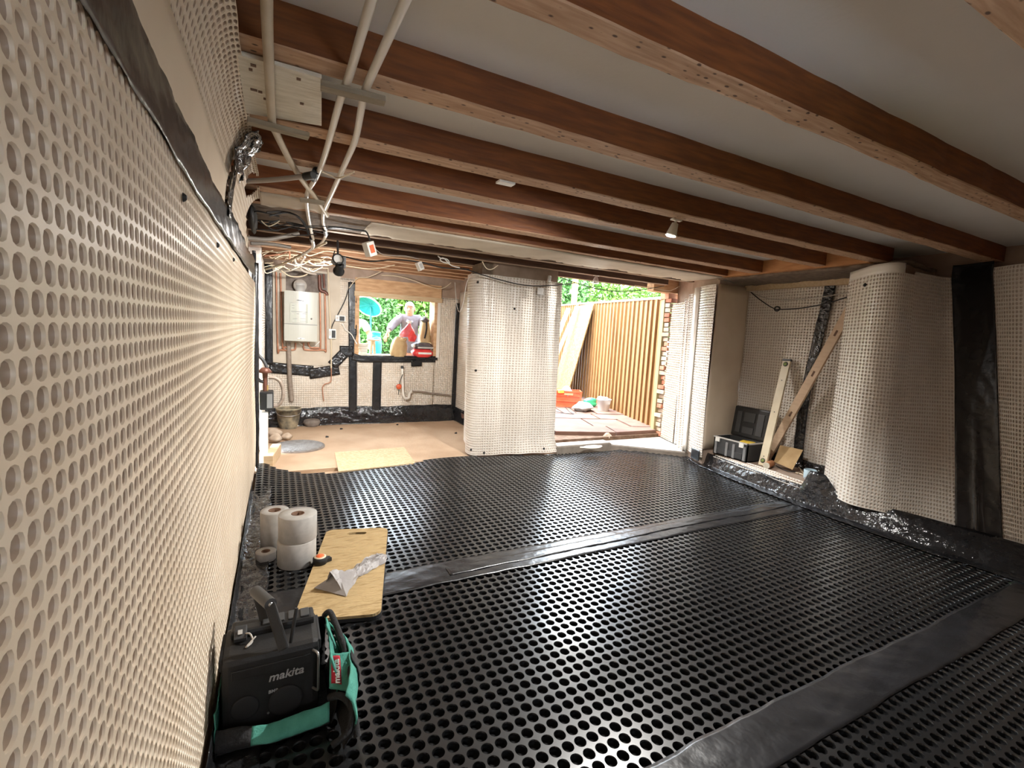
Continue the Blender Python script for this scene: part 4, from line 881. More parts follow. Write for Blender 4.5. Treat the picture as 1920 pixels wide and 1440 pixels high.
for a, b_ in ((-1, -1), (1, -1), (-1, 1), (1, 1)): MB().beam((g.x+a*.03, 7.30+b_*.04, 1.01), (g.x+a*.015, 7.30+b_*.035, 1.216), .022, .022, up=(0, 1, 0)).build('leg', 'new_wood', so)
g = ony(681, 650, 7.3); wb_ = thing('white_bucket', 'white plastic bucket standing in the left corner of the window sill', 'bucket', (g.x, 7.28, 1.01))
MB().lathe([(.055, 0), (.07, .15), (.074, .15), (.074, .16), (.066, .16), (.052, .01)], (g.x, 7.28, 1.01), 20, close=False).build('pail', 'white_plastic', wb_)
for k in range(3): MB().lathe([(.062+.004*k, .04+.035*k), (.066+.004*k, .043+.035*k), (.064+.004*k, .05+.035*k)], (g.x, 7.28, 1.01), 20, close=False).build('ring', 'light_grey', wb_)
# ------------------------------------------------------------------ sacks on the sill
def sack(name, label, c, r, m, seed, amp=.10, flat=None, parts=None, nu=26, nv=16):
    t = thing(name, label, 'sack', (c[0], c[1], flat if flat is not None else c[2]-r[2]))
    MB().blob(c, r, seed, amp, 0, nu, nv, 2.6, flat, .62).build('bag', m, t); return t
zs = .996
def sack2(name, label, base, w_, d_, h_, prof, m, seed, amp=.05, lean=(0, 0), rz=0.0, sq=.7):
    t = thing(name, label, 'sack', tuple(base)); MB().sackshape(base, w_, d_, h_, prof, seed, amp, lean=lean, rz=rz, sq=sq).build('bag', m, t); return t
t = sack2('paper_sack', 'brown paper sack slumped on the window sill below the red bag', (1.665, 7.14, zs), .235, .19, .30, (.92, 1.02, 1.06, 1.02, .94, .78, .45), 'paper_sack', 2, .05, (.01, .02), .25)
MB().sackshape((1.70, 7.12, 1.235), .16, .10, .05, (.9, 1, .7), 6, .1, rz=-.3).build('folded_top', 'paper_sack', t)
t = sack2('red_sack', 'shiny red sack lying flat at the bottom of the sill pile', (2.045, 7.16, zs), .33, .25, .125, (.80, 1.0, 1.04, .98, .75), 'red_sack', 3, .03)
MB().box((1.95, 7.028, 1.045), (2.16, 7.040, 1.075), bev=.004).build('white_print', 'white_print', t)
t = sack2('dark_sack', 'dark grey sack with a pale band lying on the red sack', (2.045, 7.16, zs+.127), .32, .23, .10, (.80, 1.0, 1.03, .95, .7), 'dark_sack', 5, .04)
MB().box((1.94, 7.034, 1.135), (2.19, 7.046, 1.160), bev=.004).build('pale_band', 'light_grey', t)
MB().blob((1.895, 7.10, 1.17), (.02, .04, .03), 7, .05).build('end_print', 'white_print', t)
t = sack2('pink_sack', 'crumpled red plastic bag standing on the brown paper sack', (1.79, 7.20, 1.30), .25, .17, .21, (.85, 1.0, .82, .60, .36, .18), 'pink_sack', 8, .10, (.05, .0), .2, .85)
MB().sackshape((1.865, 7.12, 1.235), .12, .11, .17, (.7, 1, .95, .6, .3), 4, .12).build('bag_fold', 'red_sack', t)
MB().sackshape((1.84, 7.20, 1.50), .07, .06, .05, (.5, .8, 1.1), 9, .3).build('knot', 'white_print', t)
t = sack2('tall_sack', 'tall brown sack with a black strap standing at the right jamb', (2.105, 7.23, zs+.23), .17, .15, .36, (.95, 1.03, 1.0, .96, .85, .6), 'paper_sack', 11, .05, (-.01, .0))
MB().tube([(2.09, 7.145, 1.56), (2.095, 7.135, 1.44), (2.07, 7.14, 1.29)], .012, 8).build('strap', 'black_cloth', t)
MB().blob((2.08, 7.18, 1.58), (.07, .06, .045), 4, .2).build('dark_handle', 'dark_sack', t)

# ================================================================== CEILING PIPES, CABLES AND FITTINGS
def zp(pts, z): return [onz(x_, y_, z) for x_, y_ in pts]
def pipe(name, label, pts, r, m, n=12, cat='pipe'):
    o = MB().tube(pts, r, n).build(name, m, loc=tuple(pts[0])); return tag(o, label, cat)
c1 = lambda x_, y_: (440+x_/3, y_/3)
pipe('water_pipe', 'white plastic pipe under the joists, left one of the parallel pair', zp([c1(*q) for q in ((900, -420), (770, 0), (705, 220), (640, 440), (600, 540), (540, 760), (505, 880), (470, 975), (440, 1030), (412, 1075), (405, 1140), (420, 1250), (442, 1345))], 2.180), .0125, 'pipe_white')
pipe('water_pipe', 'white plastic pipe under the joists, right one of the parallel pair', zp([c1(*q) for q in ((1140, -420), (960, 0), (855, 235), (750, 470), (722, 560), (690, 740), (668, 815), (635, 890), (590, 990), (540, 1100), (503, 1180), (498, 1250), (515, 1310), (490, 1365), (440, 1400))], 2.180), .0125, 'pipe_white')
pipe('old_pipe', 'tan dusty pipe passing under the white painted board', zp([c1(*q) for q in ((175, -420), (180, 0), (190, 300), (210, 680), (232, 745), (320, 920), (400, 1040), (455, 1110), (520, 1212))], 2.176), .0145, 'pipe_tan')
# white painted board with slots under two joists
q = zp([(444, 93), (603, 139), (603, 230), (461, 206)], 2.196)
pb_ = thing('painted_board', 'white painted board with slots nailed under the left joist ends', 'board', tuple(q[0]))
MB().prism(q, (0, 0, -.012)).build('panel', 'white_paint', pb_)
for x_, y_, l_ in ((475, 122, .015), (470, 130, .01), (560, 148, .012), (488, 172, .012), (476, 168, .02), (566, 194, .012), (497, 185, .01)):
    a = onz(x_, y_, 2.1835); MB().box((a.x-l_/2, a.y-.006, 2.181), (a.x+l_/2, a.y+.006, 2.1845)).build('slot', 'roll_core', pb_)
def batten(p, q_, w_, h_, m, label, z):
    a = onz(*p, z); b = onz(*q_, z); o = MB().beam(a, b, w_, h_, bev=.002).build('batten', m, loc=tuple(a)); return tag(o, label, 'batten')
batten((601, 160), (722, 190), .042, .018, 'grey_batten', 'grey wooden batten strapping both white pipes to the joist', 2.158)
batten((463, 226), (579, 256), .042, .018, 'grey_batten', 'grey wooden batten under the tan pipe below the painted board', 2.152)
batten((562, 374), (608, 381), .05, .018, 'grey_batten', 'short grey batten where tan and white pipes cross', 2.155)
a = onz(948, 342, 2.197); o = MB().box((a.x-.045, a.y-.025, 2.188), (a.x+.045, a.y+.025, 2.1985), bev=.002).build('nail_plate', 'white_plastic', loc=(a.x, a.y, 2.188)); tag(o, 'small white plate stuck to the underside of a joist', 'plate')
# black waste elbow coming out of the wall sheet, with grey pipe to the pipe clamp
t = thing('waste_elbow', 'black elbow and grey pipe leaving the left wall membrane', 'pipe', tuple(onz(430, 338, 2.15)))
P_ = zp([(418, 330), (428, 338), (440, 340)], 2.15); MB().tube(P_, .021, 10).build('elbow', 'black_plastic', t)
P_ = zp([(438, 340), (500, 338), (578, 330)], 2.15); MB().tube(P_, .0125, 10).build('pipe', 'pipe_grey', t)
MB().tube(zp([(572, 331), (588, 328)], 2.15), .019, 10).build('collar', 'black_plastic', t)
for i, (p_, q_, lb) in enumerate((((593, 320), (588, 335), 'black clamp ring round the left white pipe below the elbow'), ((609, 430), (611, 439), 'black clamp ring round the right white pipe near its end'), ((584, 446), (586, 453), 'black clamp ring round the left white pipe near its end'))):
    o = MB().tube(zp([p_, q_], 2.18), .0185, 12, smooth_path=False).build('pipe_clamp', 'black_plastic', loc=tuple(onz(*p_, 2.18))); tag(o, lb, 'clamp', 'pipe clamps')
t = pipe('strap', 'pale strap slung under the right white pipe', zp([(604, 322), (622, 330), (634, 334), (650, 329), (664, 322)], 2.165), .004, 'cable_cream', 6, 'strap')
# cables and services crowding the far-left ceiling: (px, py, depth)
def under(p, r=.008):
    p = Vector(p); p.z = min(p.z, (2.182 if p.y < 5.3 else 2.226) - r); p.x = max(p.x, -.135 if p.y > 5.6 else -.28); return p
def cable(name, label, pts, r, m, n=6): return pipe(name, label, [under(ony(*p), r) for p in pts], r, m, n, 'cable')
hole = MB().blob((-.16, 3.95, 2.16), (.03, .32, .10), 3, .1).build('shade_blob', 'black_rubber', loc=(-.16, 3.95, 2.1)); tag(hole, 'solid black blob giving the shade of the left wall pocket where services enter', 'hole')  # solid blob, its black colour stands for the pocket's shade
CB = [
 ('grey_conduit', 'thick grey conduit leaving the dark wall pocket', [(462, 446, 3.9), (500, 449, 3.95), (530, 444, 4.0), (560, 438, 4.05)], .016, 'pipe_grey'),
 ('grey_conduit', 'lower grey conduit slanting below the thick conduit', [(470, 456, 4.1), (510, 458, 4.15), (545, 464, 4.2)], .014, 'pipe_grey'),
 ('black_cable', 'black cable looping down from the dark pocket to the pipes', [(500, 398, 3.6), (530, 392, 3.65), (555, 400, 3.7), (572, 420, 3.75), (578, 440, 3.8)], .007, 'cable_black'),
 ('black_cable', 'second black cable looping beside the first loop', [(505, 405, 3.6), (540, 397, 3.65), (562, 410, 3.7), (574, 428, 3.75)], .006, 'cable_black'),
 ('grey_cable', 'bundle of dark grey cable running from pipes to the white junction box', [(615, 425, 3.9), (640, 420, 3.9), (668, 421, 3.9), (684, 429, 3.9), (690, 440, 3.88), (695, 455, 3.86)], .007, 'dark_grey_plastic'),
 ('grey_cable', 'second dark grey cable above the white junction box', [(612, 428, 3.92), (645, 425, 3.92), (672, 425, 3.92), (686, 431, 3.9)], .006, 'dark_grey_plastic'),
 ('cream_cable', 'long cream cable sweeping from the wall end to the pipe clamp', [(498, 505, 4.9), (530, 495, 4.8), (560, 480, 4.6), (590, 465, 4.4), (612, 455, 4.2)], .009, 'cable_cream'),
 ('cream_cable', 'cream cable drooping in a loop above the boiler', [(527, 507, 6.3), (545, 518, 6.4), (570, 517, 6.5), (590, 504, 6.5), (615, 503, 6.5)], .008, 'cable_cream'),
 ('white_hose', 'white flexible hose curving down above the boiler, left', [(552, 485, 5.6), (555, 497, 5.8), (548, 506, 6.1), (535, 508, 6.3)], .013, 'pipe_white'),
 ('white_hose', 'white flexible hose curving down above the boiler, right', [(572, 482, 5.6), (564, 495, 5.8), (566, 506, 6.1), (580, 512, 6.4), (592, 514, 6.6)], .013, 'pipe_white'),
 ('cream_cable', 'thin cream cable among the copper at the far left ceiling', [(497, 470, 4.9), (520, 473, 5.0), (545, 470, 5.1), (575, 476, 5.2)], .005, 'cable_cream'),
 ('cream_cable', 'thin cream cable hanging in an arc over the window head, left', [(655, 540, 6.9), (670, 522, 6.9), (690, 520, 6.9), (715, 508, 6.85)], .005, 'cable_cream'),
 ('cream_cable', 'thin cream cable sagging across the window lintel', [(715, 516, 6.85), (745, 518, 6.85), (770, 524, 6.85), (800, 535, 6.85), (828, 541, 6.85), (846, 530, 6.8)], .006, 'cable_cream'),
 ('cream_cable', 'cream cable running along the kitchen joists above the window', [(600, 490, 5.8), (660, 500, 5.9), (700, 504, 6.0), (740, 497, 6.0)], .005, 'cable_cream'),
 ('black_cable', 'black cable draped along the dark joists towards the pier', [(640, 480, 4.8), (690, 490, 4.75), (740, 487, 4.7), (790, 492, 4.7), (830, 502, 4.7), (880, 505, 4.7)], .007, 'cable_black'),
 ('black_cable', 'black cable sagging over the top of the pier', [(868, 503, 4.7), (920, 520, 4.65), (985, 535, 4.62), (1040, 535, 4.62), (1080, 530, 4.65)], .006, 'cable_black'),
 ('black_cable', 'black cable sagging across the top of the doorway', [(1050, 520, 4.7), (1095, 535, 4.7), (1140, 545, 4.7), (1190, 545, 4.7), (1245, 535, 4.65)], .005, 'cable_black'),
 ('grey_cable', 'grey cable hanging in a loop down the left edge of the pier', [(885, 512, 4.7), (875, 530, 4.68), (869, 565, 4.68), (862, 585, 4.7), (856, 570, 4.8), (853, 530, 4.9)], .004, 'cable_grey'),
 ('cream_cable', 'cream cable ends splayed at the top of the doorway jamb', [(1190, 535, 4.7), (1225, 540, 4.6), (1255, 545, 4.55), (1275, 530, 4.5)], .004, 'cable_cream'),
 ('white_cable', 'white cable coiled in a ring hanging from a dark joist', [(822, 462, 4.63), (826, 484, 4.6), (838, 486, 4.6), (842, 493, 4.6), (832, 492, 4.6), (825, 487, 4.6), (832, 484, 4.6), (845, 497, 4.6), (862, 502, 4.6)], .006, 'white_plastic'),
 ('white_cable', 'thin white cable dangling from the joist left of the pier top', [(904, 490, 4.3), (912, 503, 4.3), (922, 505, 4.3), (934, 497, 4.3)], .004, 'cable_cream'),
 ('copper_pipe', 'copper pipe among the cables at the far left ceiling', [(495, 480, 5.0), (530, 476, 5.1), (542, 470, 5.15), (543, 487, 5.2)], .008, 'copper'),
 ('white_hose', 'white hose end bent below the two pipe ends', [(586, 452, 3.95), (587, 462, 4.1), (580, 470, 4.3), (566, 478, 4.6), (558, 484, 5.0)], .012, 'pipe_white'),
 ('black_cable', 'black cable dropping beside the black work light', [(628, 470, 4.6), (624, 486, 4.6), (632, 500, 4.6)], .005, 'cable_black'),
 ('cream_cable', 'short cream cable tail at the dark pocket', [(490, 414, 3.8), (502, 424, 3.8), (515, 420, 3.8), (524, 414, 3.8)], .004, 'cable_cream'),
 ('cream_cable', 'cream cable dropping from the work light to the pier side', [(700, 455, 4.6), (720, 478, 4.7), (760, 480, 4.7), (786, 486, 4.7)], .004, 'cable_grey'),
]
for a in CB: cable(*a)
# tangled thin wires too many to tell apart
rw = random.Random(12); B = MB()
for i in range(34):
    x_ = rw.uniform(488, 610); y_ = rw.uniform(468, 508); Y_ = rw.uniform(5.0, 6.3)
    B.tube([under(ony(x_, y_, Y_)), under(ony(x_+rw.uniform(5, 18), y_+rw.uniform(-8, 8), Y_+.05)), under(ony(x_+rw.uniform(18, 40), y_+rw.uniform(-8, 8), Y_+.1))], rw.uniform(.003, .007), 5)
o = B.build('wire_tangle', 'cable_cream', loc=tuple(ony(540, 490, 5.5))); tag(o, 'tangle of thin cream wires under the kitchen joists above the boiler', 'wires', kind='stuff')
B = MB()
for i in range(16):
    x_ = rw.uniform(465, 560); y_ = rw.uniform(400, 440); Y_ = rw.uniform(3.7, 4.2)
    B.tube([under(ony(x_, y_, Y_)), under(ony(x_+rw.uniform(5, 25), y_+rw.uniform(-8, 8), Y_+.02)), under(ony(x_+rw.uniform(30, 60), y_+rw.uniform(-6, 10), Y_+.06))], rw.uniform(.003, .006), 5)
o = B.build('wire_tangle', 'cable_black', loc=tuple(ony(500, 420, 3.9))); tag(o, 'tangle of dark wires spilling from the wall pocket', 'wires', kind='stuff')
# junction boxes
def jbox(name, label, c, size, rot, lid):
    c = Vector(c); t = thing(name, label, 'box', tuple(c - V(0, 0, size[2]/2))); R = Matrix.Rotation(rot[0], 3, 'Y') @ Matrix.Rotation(rot[1], 3, 'X') @ Matrix.Rotation(rot[2], 3, 'Z')
    h = Vector(size)/2; MB().box(c-h, c+h, rot=R, bev=.004).build('case', 'white_plastic', t)
    a = c + R @ V(0, -h.y-.001, 0); MB().box(a-V(h.x*.55, .0015, h.z*.55), a+V(h.x*.55, .0015, h.z*.55), rot=R).build('label_plate', lid, t); return t
jbox('junction_box', 'white junction box with an orange sticker hanging from its cable', ony(693, 467, 3.86), (.075, .06, .11), (-.35, .2, .5), 'orange')
jbox('junction_box', 'small white box dangling from a cable before the kitchen joists', ony(787, 499, 4.7), (.06, .045, .085), (-.5, .1, .4), 'light_grey')
jbox('junction_box', 'small white clip box at the top right of the pier', ony(1030, 523, 4.62), (.03, .03, .075), (.15, 0, .1), 'light_grey')
o = MB().box(ony(1013, 546, 4.70)-V(.04, .003, .04), ony(1013, 546, 4.70)+V(.04, .003, .04), bev=.002).build('switch_plate', 'light_grey', loc=tuple(ony(1013, 546, 4.7))); tag(o, 'grey square plate on the membrane high on the pier', 'plate')
# ceiling spot lamps (the light at each is added fill)
def spot_lamp(label, top, axis, power, r=.034, L=.10, col=(1, .97, .92), aim=None, cone=165):
    top = Vector(top); ax = Vector(axis).normalized()
    t = thing('spot_lamp', label, 'lamp', tuple(top))
    MB().box(top-V(.04, .012, .004), top+V(.04, .012, .006), bev=.002).build('base_plate', 'white_plastic', t)
    MB().tube([top, top+ax*.025], .007, 8).build('stem', 'white_plastic', t)
    MB().lathe([(.014, .02), (.02, .022), (r, L-.005), (r+.001, L), (r-.003, L), (.017, .026)], top, 20, axis=ax, close=False).build('shade', 'white_plastic', t)
    MB().blob(top+ax*(L-.03), (.018, .018, .02), 1, 0, nu=12, nv=8).build('bulb', 'white_print', t)
    l = bpy.data.lights.new('lamp_fill', 'SPOT'); l.energy = power; l.spot_size = math.radians(cone); l.spot_blend = .6; l.shadow_soft_size = .03; l.color = col
    lo = bpy.data.objects.new('lamp_fill', l); COL.objects.link(lo); lo.parent = t; lo.location = ax*(L+.005); lo.rotation_euler = (Vector(aim) if aim else ax).to_track_quat('-Z', 'Y').to_euler(); return t
spot_lamp('white conical spot lamp under the third joist from the camera', onz(1268, 413, 2.196), (-.25, .1, -1), FILL[0], aim=(-.30, .30, -1), cone=165)
spot_lamp('white round spot lamp hanging at the top of the doorway', ony(1118, 517, 4.62), (-.25, -.3, -1), FILL[1], .04, .09)
# black twin work light hanging before the boiler
g = ony(634, 478, 4.55); wl_ = thing('work_light', 'black twin work light hanging from the dark joists', 'lamp', tuple(g))
MB().tube([V(g.x, g.y+.06, 2.192), g+V(0, .03, .04), g+V(.0, 0, -.05)], .010, 8).build('stem', 'dark_grey_plastic', wl_)
for (px_, py_, ax_) in ((631, 488, V(.15, -.9, .12)), (636, 503, V(.0, .8, -.5))):
    c_ = ony(px_, py_, 4.55); ax_ = ax_.normalized()
    MB().lathe([(.02, -.06), (.036, -.05), (.038, .03), (.050, .035), (.050, .055), (.040, .055), (.034, .02)], c_, 18, axis=ax_, close=False).build('lamp_head', 'black_plastic', wl_)
    MB().lathe([(.0, .028), (.034, .030), (.040, .052)], c_, 18, axis=ax_, close=False).build('reflector', 'white_print', wl_)
MB().box(ony(644, 492, 4.55)-V(.02, .02, .05), ony(644, 492, 4.55)+V(.02, .02, .05), bev=.004).build('ballast', 'grey_plastic', wl_)
g2 = ony(640, 496, 4.50)
l = bpy.data.lights.new('work_light_fill', 'SPOT'); l.energy = FILL[2]; l.spot_size = math.radians(150); l.spot_blend = .7; l.shadow_soft_size = .05; l.color = (1, .98, .95)  # fill spot added at the work light to brighten the kitchen
lo = bpy.data.objects.new('work_light_fill', l); COL.objects.link(lo); lo.parent = wl_; lo.location = g2 - g + V(.03, .12, -.05); lo.rotation_euler = V(-.05, .75, -.65).to_track_quat('-Z', 'Y').to_euler()
l2 = bpy.data.lights.new('work_light_fill', 'SPOT'); l2.energy = FILL[3]; l2.spot_size = math.radians(150); l2.spot_blend = .7; l2.shadow_soft_size = .05; l2.color = (1, .98, .95)  # weak fill spot added at the other head, towards the room
lo2 = bpy.data.objects.new('work_light_fill', l2); COL.objects.link(lo2); lo2.parent = wl_; lo2.location = ony(631, 488, 4.55) - g + V(.015, -.075, .01); lo2.rotation_euler = V(.15, -.9, .12).to_track_quat('-Z', 'Y').to_euler()
g = ony(1258, 492, 3.62); o = MB().blob(g, (.02, .02, .045), 4, .3).build('plaster_lump', 'cream_plaster', loc=tuple(g)); tag(o, 'loose lump of old plaster hanging from the last joist', 'plaster')

# ================================================================== BACK WALL SERVICES
YF = 6.78
a = ony(533, 544, YF); b = ony(595, 641, YF)
boil = thing('boiler', 'white wall-hung boiler with a curved front on the kitchen wall', 'boiler', ((a.x+b.x)/2, 7.0, b.z))
B = MB(); n = 14; W_ = b.x-a.x; vs = []
for i in range(n+1):
    s = i/n; vs.append((a.x+W_*s, YF+.03*(2*s-1)**2*1.0, 0))
top = [(v[0], v[1], a.z) for v in vs] + [(b.x, 7.075, a.z), (a.x, 7.075, a.z)]
zz = b.z + .235*(a.z-b.z)/.69
def cs(z0_, z1_, inset=0.0): return [(v[0], v[1]+inset, z0_) for v in vs] + [(b.x, 7.075, z0_), (a.x, 7.075, z0_)], (0, 0, z1_-z0_)
p_, d_ = cs(zz+.004, a.z); MB().prism(p_, d_).build('upper_cover', 'boiler_white', boil)
p_, d_ = cs(zz-.004, zz+.004, .012); MB().prism(p_, d_).build('seam', 'grey_plastic', boil)
p_, d_ = cs(b.z, zz-.004); MB().prism(p_, d_).build('lower_cover', 'boiler_white', boil)
def fp(px_, py_, off=.0): p__ = ony(px_, py_, YF); s = (p__.x-a.x)/W_; return V(p__.x, YF+.03*(2*s-1)**2-off, p__.z)
q = fp(562, 563, .002); MB().prism([(q.x-.045, q.y, q.z-.002), (q.x-.02, q.y, q.z-.006), (q.x+.05, q.y, q.z-.010), (q.x+.05, q.y, q.z-.003), (q.x-.02, q.y, q.z+.006)], (0, .003, 0)).build('badge', 'dark_grey_plastic', boil)
q0 = fp(544, 568, .0015); q1 = fp(577, 606, .0015); MB().box((q0.x, min(q0.y, q1.y)-.001, q1.z), (q1.x, min(q0.y, q1.y)+.004, q0.z)).build('instruction_panel', 'boiler_print', boil)
ST = []
for i, (x0_, x1_, y_) in enumerate(((546, 566, 567), (547, 552, 572), (563, 575, 571), (563, 574, 575), (547, 552, 577), (546, 576, 584), (547, 551, 588), (556, 561, 588), (567, 575, 588), (558, 564, 591), (549, 558, 597), (563, 573, 597), (548, 552, 601), (562, 574, 602), (548, 575, 605))):
    q0 = fp(x0_, y_, .003); q1 = fp(x1_, y_+1.1, .003); MB().box((q0.x, YF-.003, q1.z), (q1.x, YF+.001, q0.z)).build('print_line', 'grey_plastic' if i % 3 else 'light_grey', boil)
q = fp(584, 598, .0); MB().lathe([(.012, 0), (.012, .006), (.0, .008)], q, 12, axis=(0, -1, 0)).build('gauge', 'silver', boil)
q = fp(564, 635, .0); MB().blob(q, (.05, .008, .012), 1, 0).build('control_flap', 'white_print', boil); MB().blob(q+V(0, -.006, 0), (.012, .004, .006), 1, 0).build('knob', 'grey_plastic', boil)
q = ony(563, 535, 6.93); fl_ = thing('flue_elbow', 'round pale flue elbow on top of the boiler', 'flue', (q.x, 6.95, a.z))
MB().lathe([(.062, 0), (.062, .09), (.07, .09), (.07, .11), (.055, .13)], (q.x, 6.96, a.z-.002), 22).build('collar', 'light_grey', fl_)
MB().lathe([(.085, -.09), (.085, .0), (.075, .02), (.03, .03), (.022, .045), (.0, .047)], (q.x, 6.95, q.z), 22, axis=(0, -1, 0)).build('flue_end', 'cable_grey', fl_)
YPp = 7.055
def bpipe(name, label, pts, r, m): return pipe(name, label, [ony(x_, y_, YPp) for x_, y_ in pts], r, m, 10)
def corner(pts):                                             # keep right-angle bends tight
    out = [pts[0]]
    for p0, p1, p2 in zip(pts, pts[1:], pts[2:]):
        for p_, s in ((p0, .12), (p2, .12)):
            L = math.hypot(p_[0]-p1[0], p_[1]-p1[1]); k = min(4/L, .45); out.append((p1[0]+(p_[0]-p1[0])*k, p1[1]+(p_[1]-p1[1])*k))
    return out + [pts[-1]]
bpipe('copper_pipe', 'outer copper pipe left of the boiler, bending under it', corner([(518, 510), (521, 656), (554, 656), (554, 643)]), .011, 'copper')
bpipe('copper_pipe', 'inner copper pipe left of the boiler, bending under it', corner([(526, 512), (530, 650), (545, 652)]), .011, 'copper')
bpipe('copper_pipe', 'copper pipe right of the boiler, inner run', corner([(600, 548), (601, 652), (580, 652), (578, 642)]), .012, 'copper')
bpipe('copper_pipe', 'copper pipe right of the boiler, outer run', corner([(609, 545), (611, 656), (570, 656), (569, 643)]), .012, 'copper')
bpipe('dark_pipe', 'dark copper pump manifold at the top right of the boiler', corner([(599, 516), (600, 545), (612, 548), (613, 554)]), .024, 'dark_copper')
bpipe('dark_pipe', 'dark copper branch beside the pump manifold', corner([(607, 514), (608, 540)]), .015, 'dark_copper')
bpipe('waste_pipe', 'thick dull lead coloured pipe dropping from under the boiler', [(541, 642), (543, 700), (547, 752)], .030, 'pipe_lead')
bpipe('conduit', 'thin pale conduit dropping on the right of the boiler', [(615, 502), (617, 560), (621, 640), (621, 690)], .010, 'cable_cream')
bpipe('copper_pipe', 'thin copper spur stepping down to the black skirt', corner([(621, 688), (621, 716), (605, 722), (605, 736), (607, 752)]), .007, 'copper')
bpipe('white_cable', 'white flex looping under the boiler', [(560, 642), (572, 650), (588, 650), (600, 640)], .007, 'white_plastic')
bpipe('white_cable', 'white cable from the socket box to the window jamb', [(642, 607), (648, 618), (658, 626), (664, 636), (669, 645)], .007, 'white_plastic')
bpipe('black_cable', 'black cable hanging above the socket box', [(657, 528), (648, 560), (636, 585), (624, 608), (620, 622)], .007, 'cable_black')
def sbox(name, label, px_, py_, w_, h_):
    c_ = ony(px_, py_, 7.05); t = thing(name, label, 'socket', tuple(c_-V(0, 0, h_/2)))
    MB().box(c_-V(w_/2, .02, h_/2), c_+V(w_/2, .025, h_/2), bev=.004).build('case', 'white_plastic', t)
    MB().box(c_-V(w_*.1, .024, h_*.4), c_+V(w_*.4, -.018+.0, h_*.35)).build('plug', 'black_plastic', t); MB().box(c_-V(w_*.42, .023, h_*.2), c_+V(-w_*.2, -.019, h_*.3)).build('socket_face', 'light_grey', t); return t
sbox('socket_box', 'white socket box with black plug left of the window', 638, 597, .135, .085); sbox('switch_box', 'white fused switch box on the wall right of the boiler', 623, 626, .10, .14)
tp = thing('waste_trap', 'white plastic sink trap and upstand under the window', 'pipe', tuple(ony(755, 748, 7.03)))
MB().tube([ony(x_, y_, 7.04) for x_, y_ in ((754, 690), (755, 715), (756, 738), (760, 747), (766, 746), (768, 738), (772, 733))], .020, 10).build('trap', 'pipe_white', tp)
MB().tube([ony(754, 686, 7.04), ony(754, 691, 7.04)], .022, 10).build('cap', 'dark_grey_plastic', tp)
MB().tube([ony(772, 733, 7.04), ony(790, 735, 7.05), ony(845, 742, 7.06)], .014, 10).build('waste_arm', 'pipe_lead', tp)
MB().blob(ony(748, 725, 7.0), (.045, .02, .042), 1, .05).build('red_valve', 'orange_red', tp)
MB().tube([ony(755, 702, 7.01), ony(750, 716, 7.0), ony(747, 740, 7.01)], .006, 6).build('black_hose', 'cable_black', tp)
# ------------------------------------------------------------------ gas meter set at the end of the left wall
Yg = 5.28
gm = thing('gas_meter', 'black gas meter with brass cock and curved hose at the left wall end', 'meter', tuple(ony(497, 766, Yg)))
def og(*pts): return [ony(x_, y_, Yg) for x_, y_ in pts]
a = ony(487, 733, Yg); b = ony(513, 766, Yg); MB().box((a.x, Yg-.09, b.z), (b.x, Yg+.09, a.z), bev=.012).build('meter_case', 'black_plastic', gm)
MB().box((b.x-.06, Yg-.096, b.z+.02), (b.x-.01, Yg-.088, a.z-.02), bev=.003).build('meter_face', 'grey_plastic', gm)
c_ = ony(497, 700, Yg); MB().lathe([(.02, -.06), (.025, 0), (.068, .012), (.035, .055), (.02, .06)], c_, 12, axis=(0, 0, 1)).build('regulator', 'dark_copper', gm)
MB().tube(og((497, 704), (497, 733)), .020, 10).build('union', 'dark_copper', gm); MB().tube(og((501, 722), (501, 732)), .012, 8).build('brass_cock', 'brass', gm)
MB().tube(og((504, 708), (516, 709), (526, 717), (531, 733), (529, 750), (521, 760), (513, 761)), .018, 10).build('hose', 'pipe_lead', gm)
MB().tube(og((476, 470), (475, 560), (476, 640), (482, 662), (493, 675), (500, 688), (501, 698)), .016, 10).build('supply_pipe', 'dark_grey_plastic', gm)
MB().tube(og((480, 706), (487, 714), (494, 716)), .016, 8).build('bracket', 'black_plastic', gm); MB().box((ony(474, 725, Yg).x, Yg-.05, ony(474, 725, Yg).z), (ony(483, 700, Yg).x, Yg+.05, ony(483, 700, Yg).z), bev=.01).build('wall_box', 'black_plastic', gm)
MB().box((ony(476, 640, 5.26).x, 5.2, ony(476, 493, 5.26).z-.08), (ony(481, 640, 5.26).x, 5.26, ony(476, 475, 5.26).z), bev=.004).build('pipe_joint', 'black_plastic', gm)
wp = MB().box((-.150, 5.08, -.002), (-.085, 5.30, .50), bev=.006).build('insulation_block', 'white_plastic', loc=(-.12, 5.2, -.002)); tag(wp, 'tall white block standing in the bright gap under the gas meter', 'block')

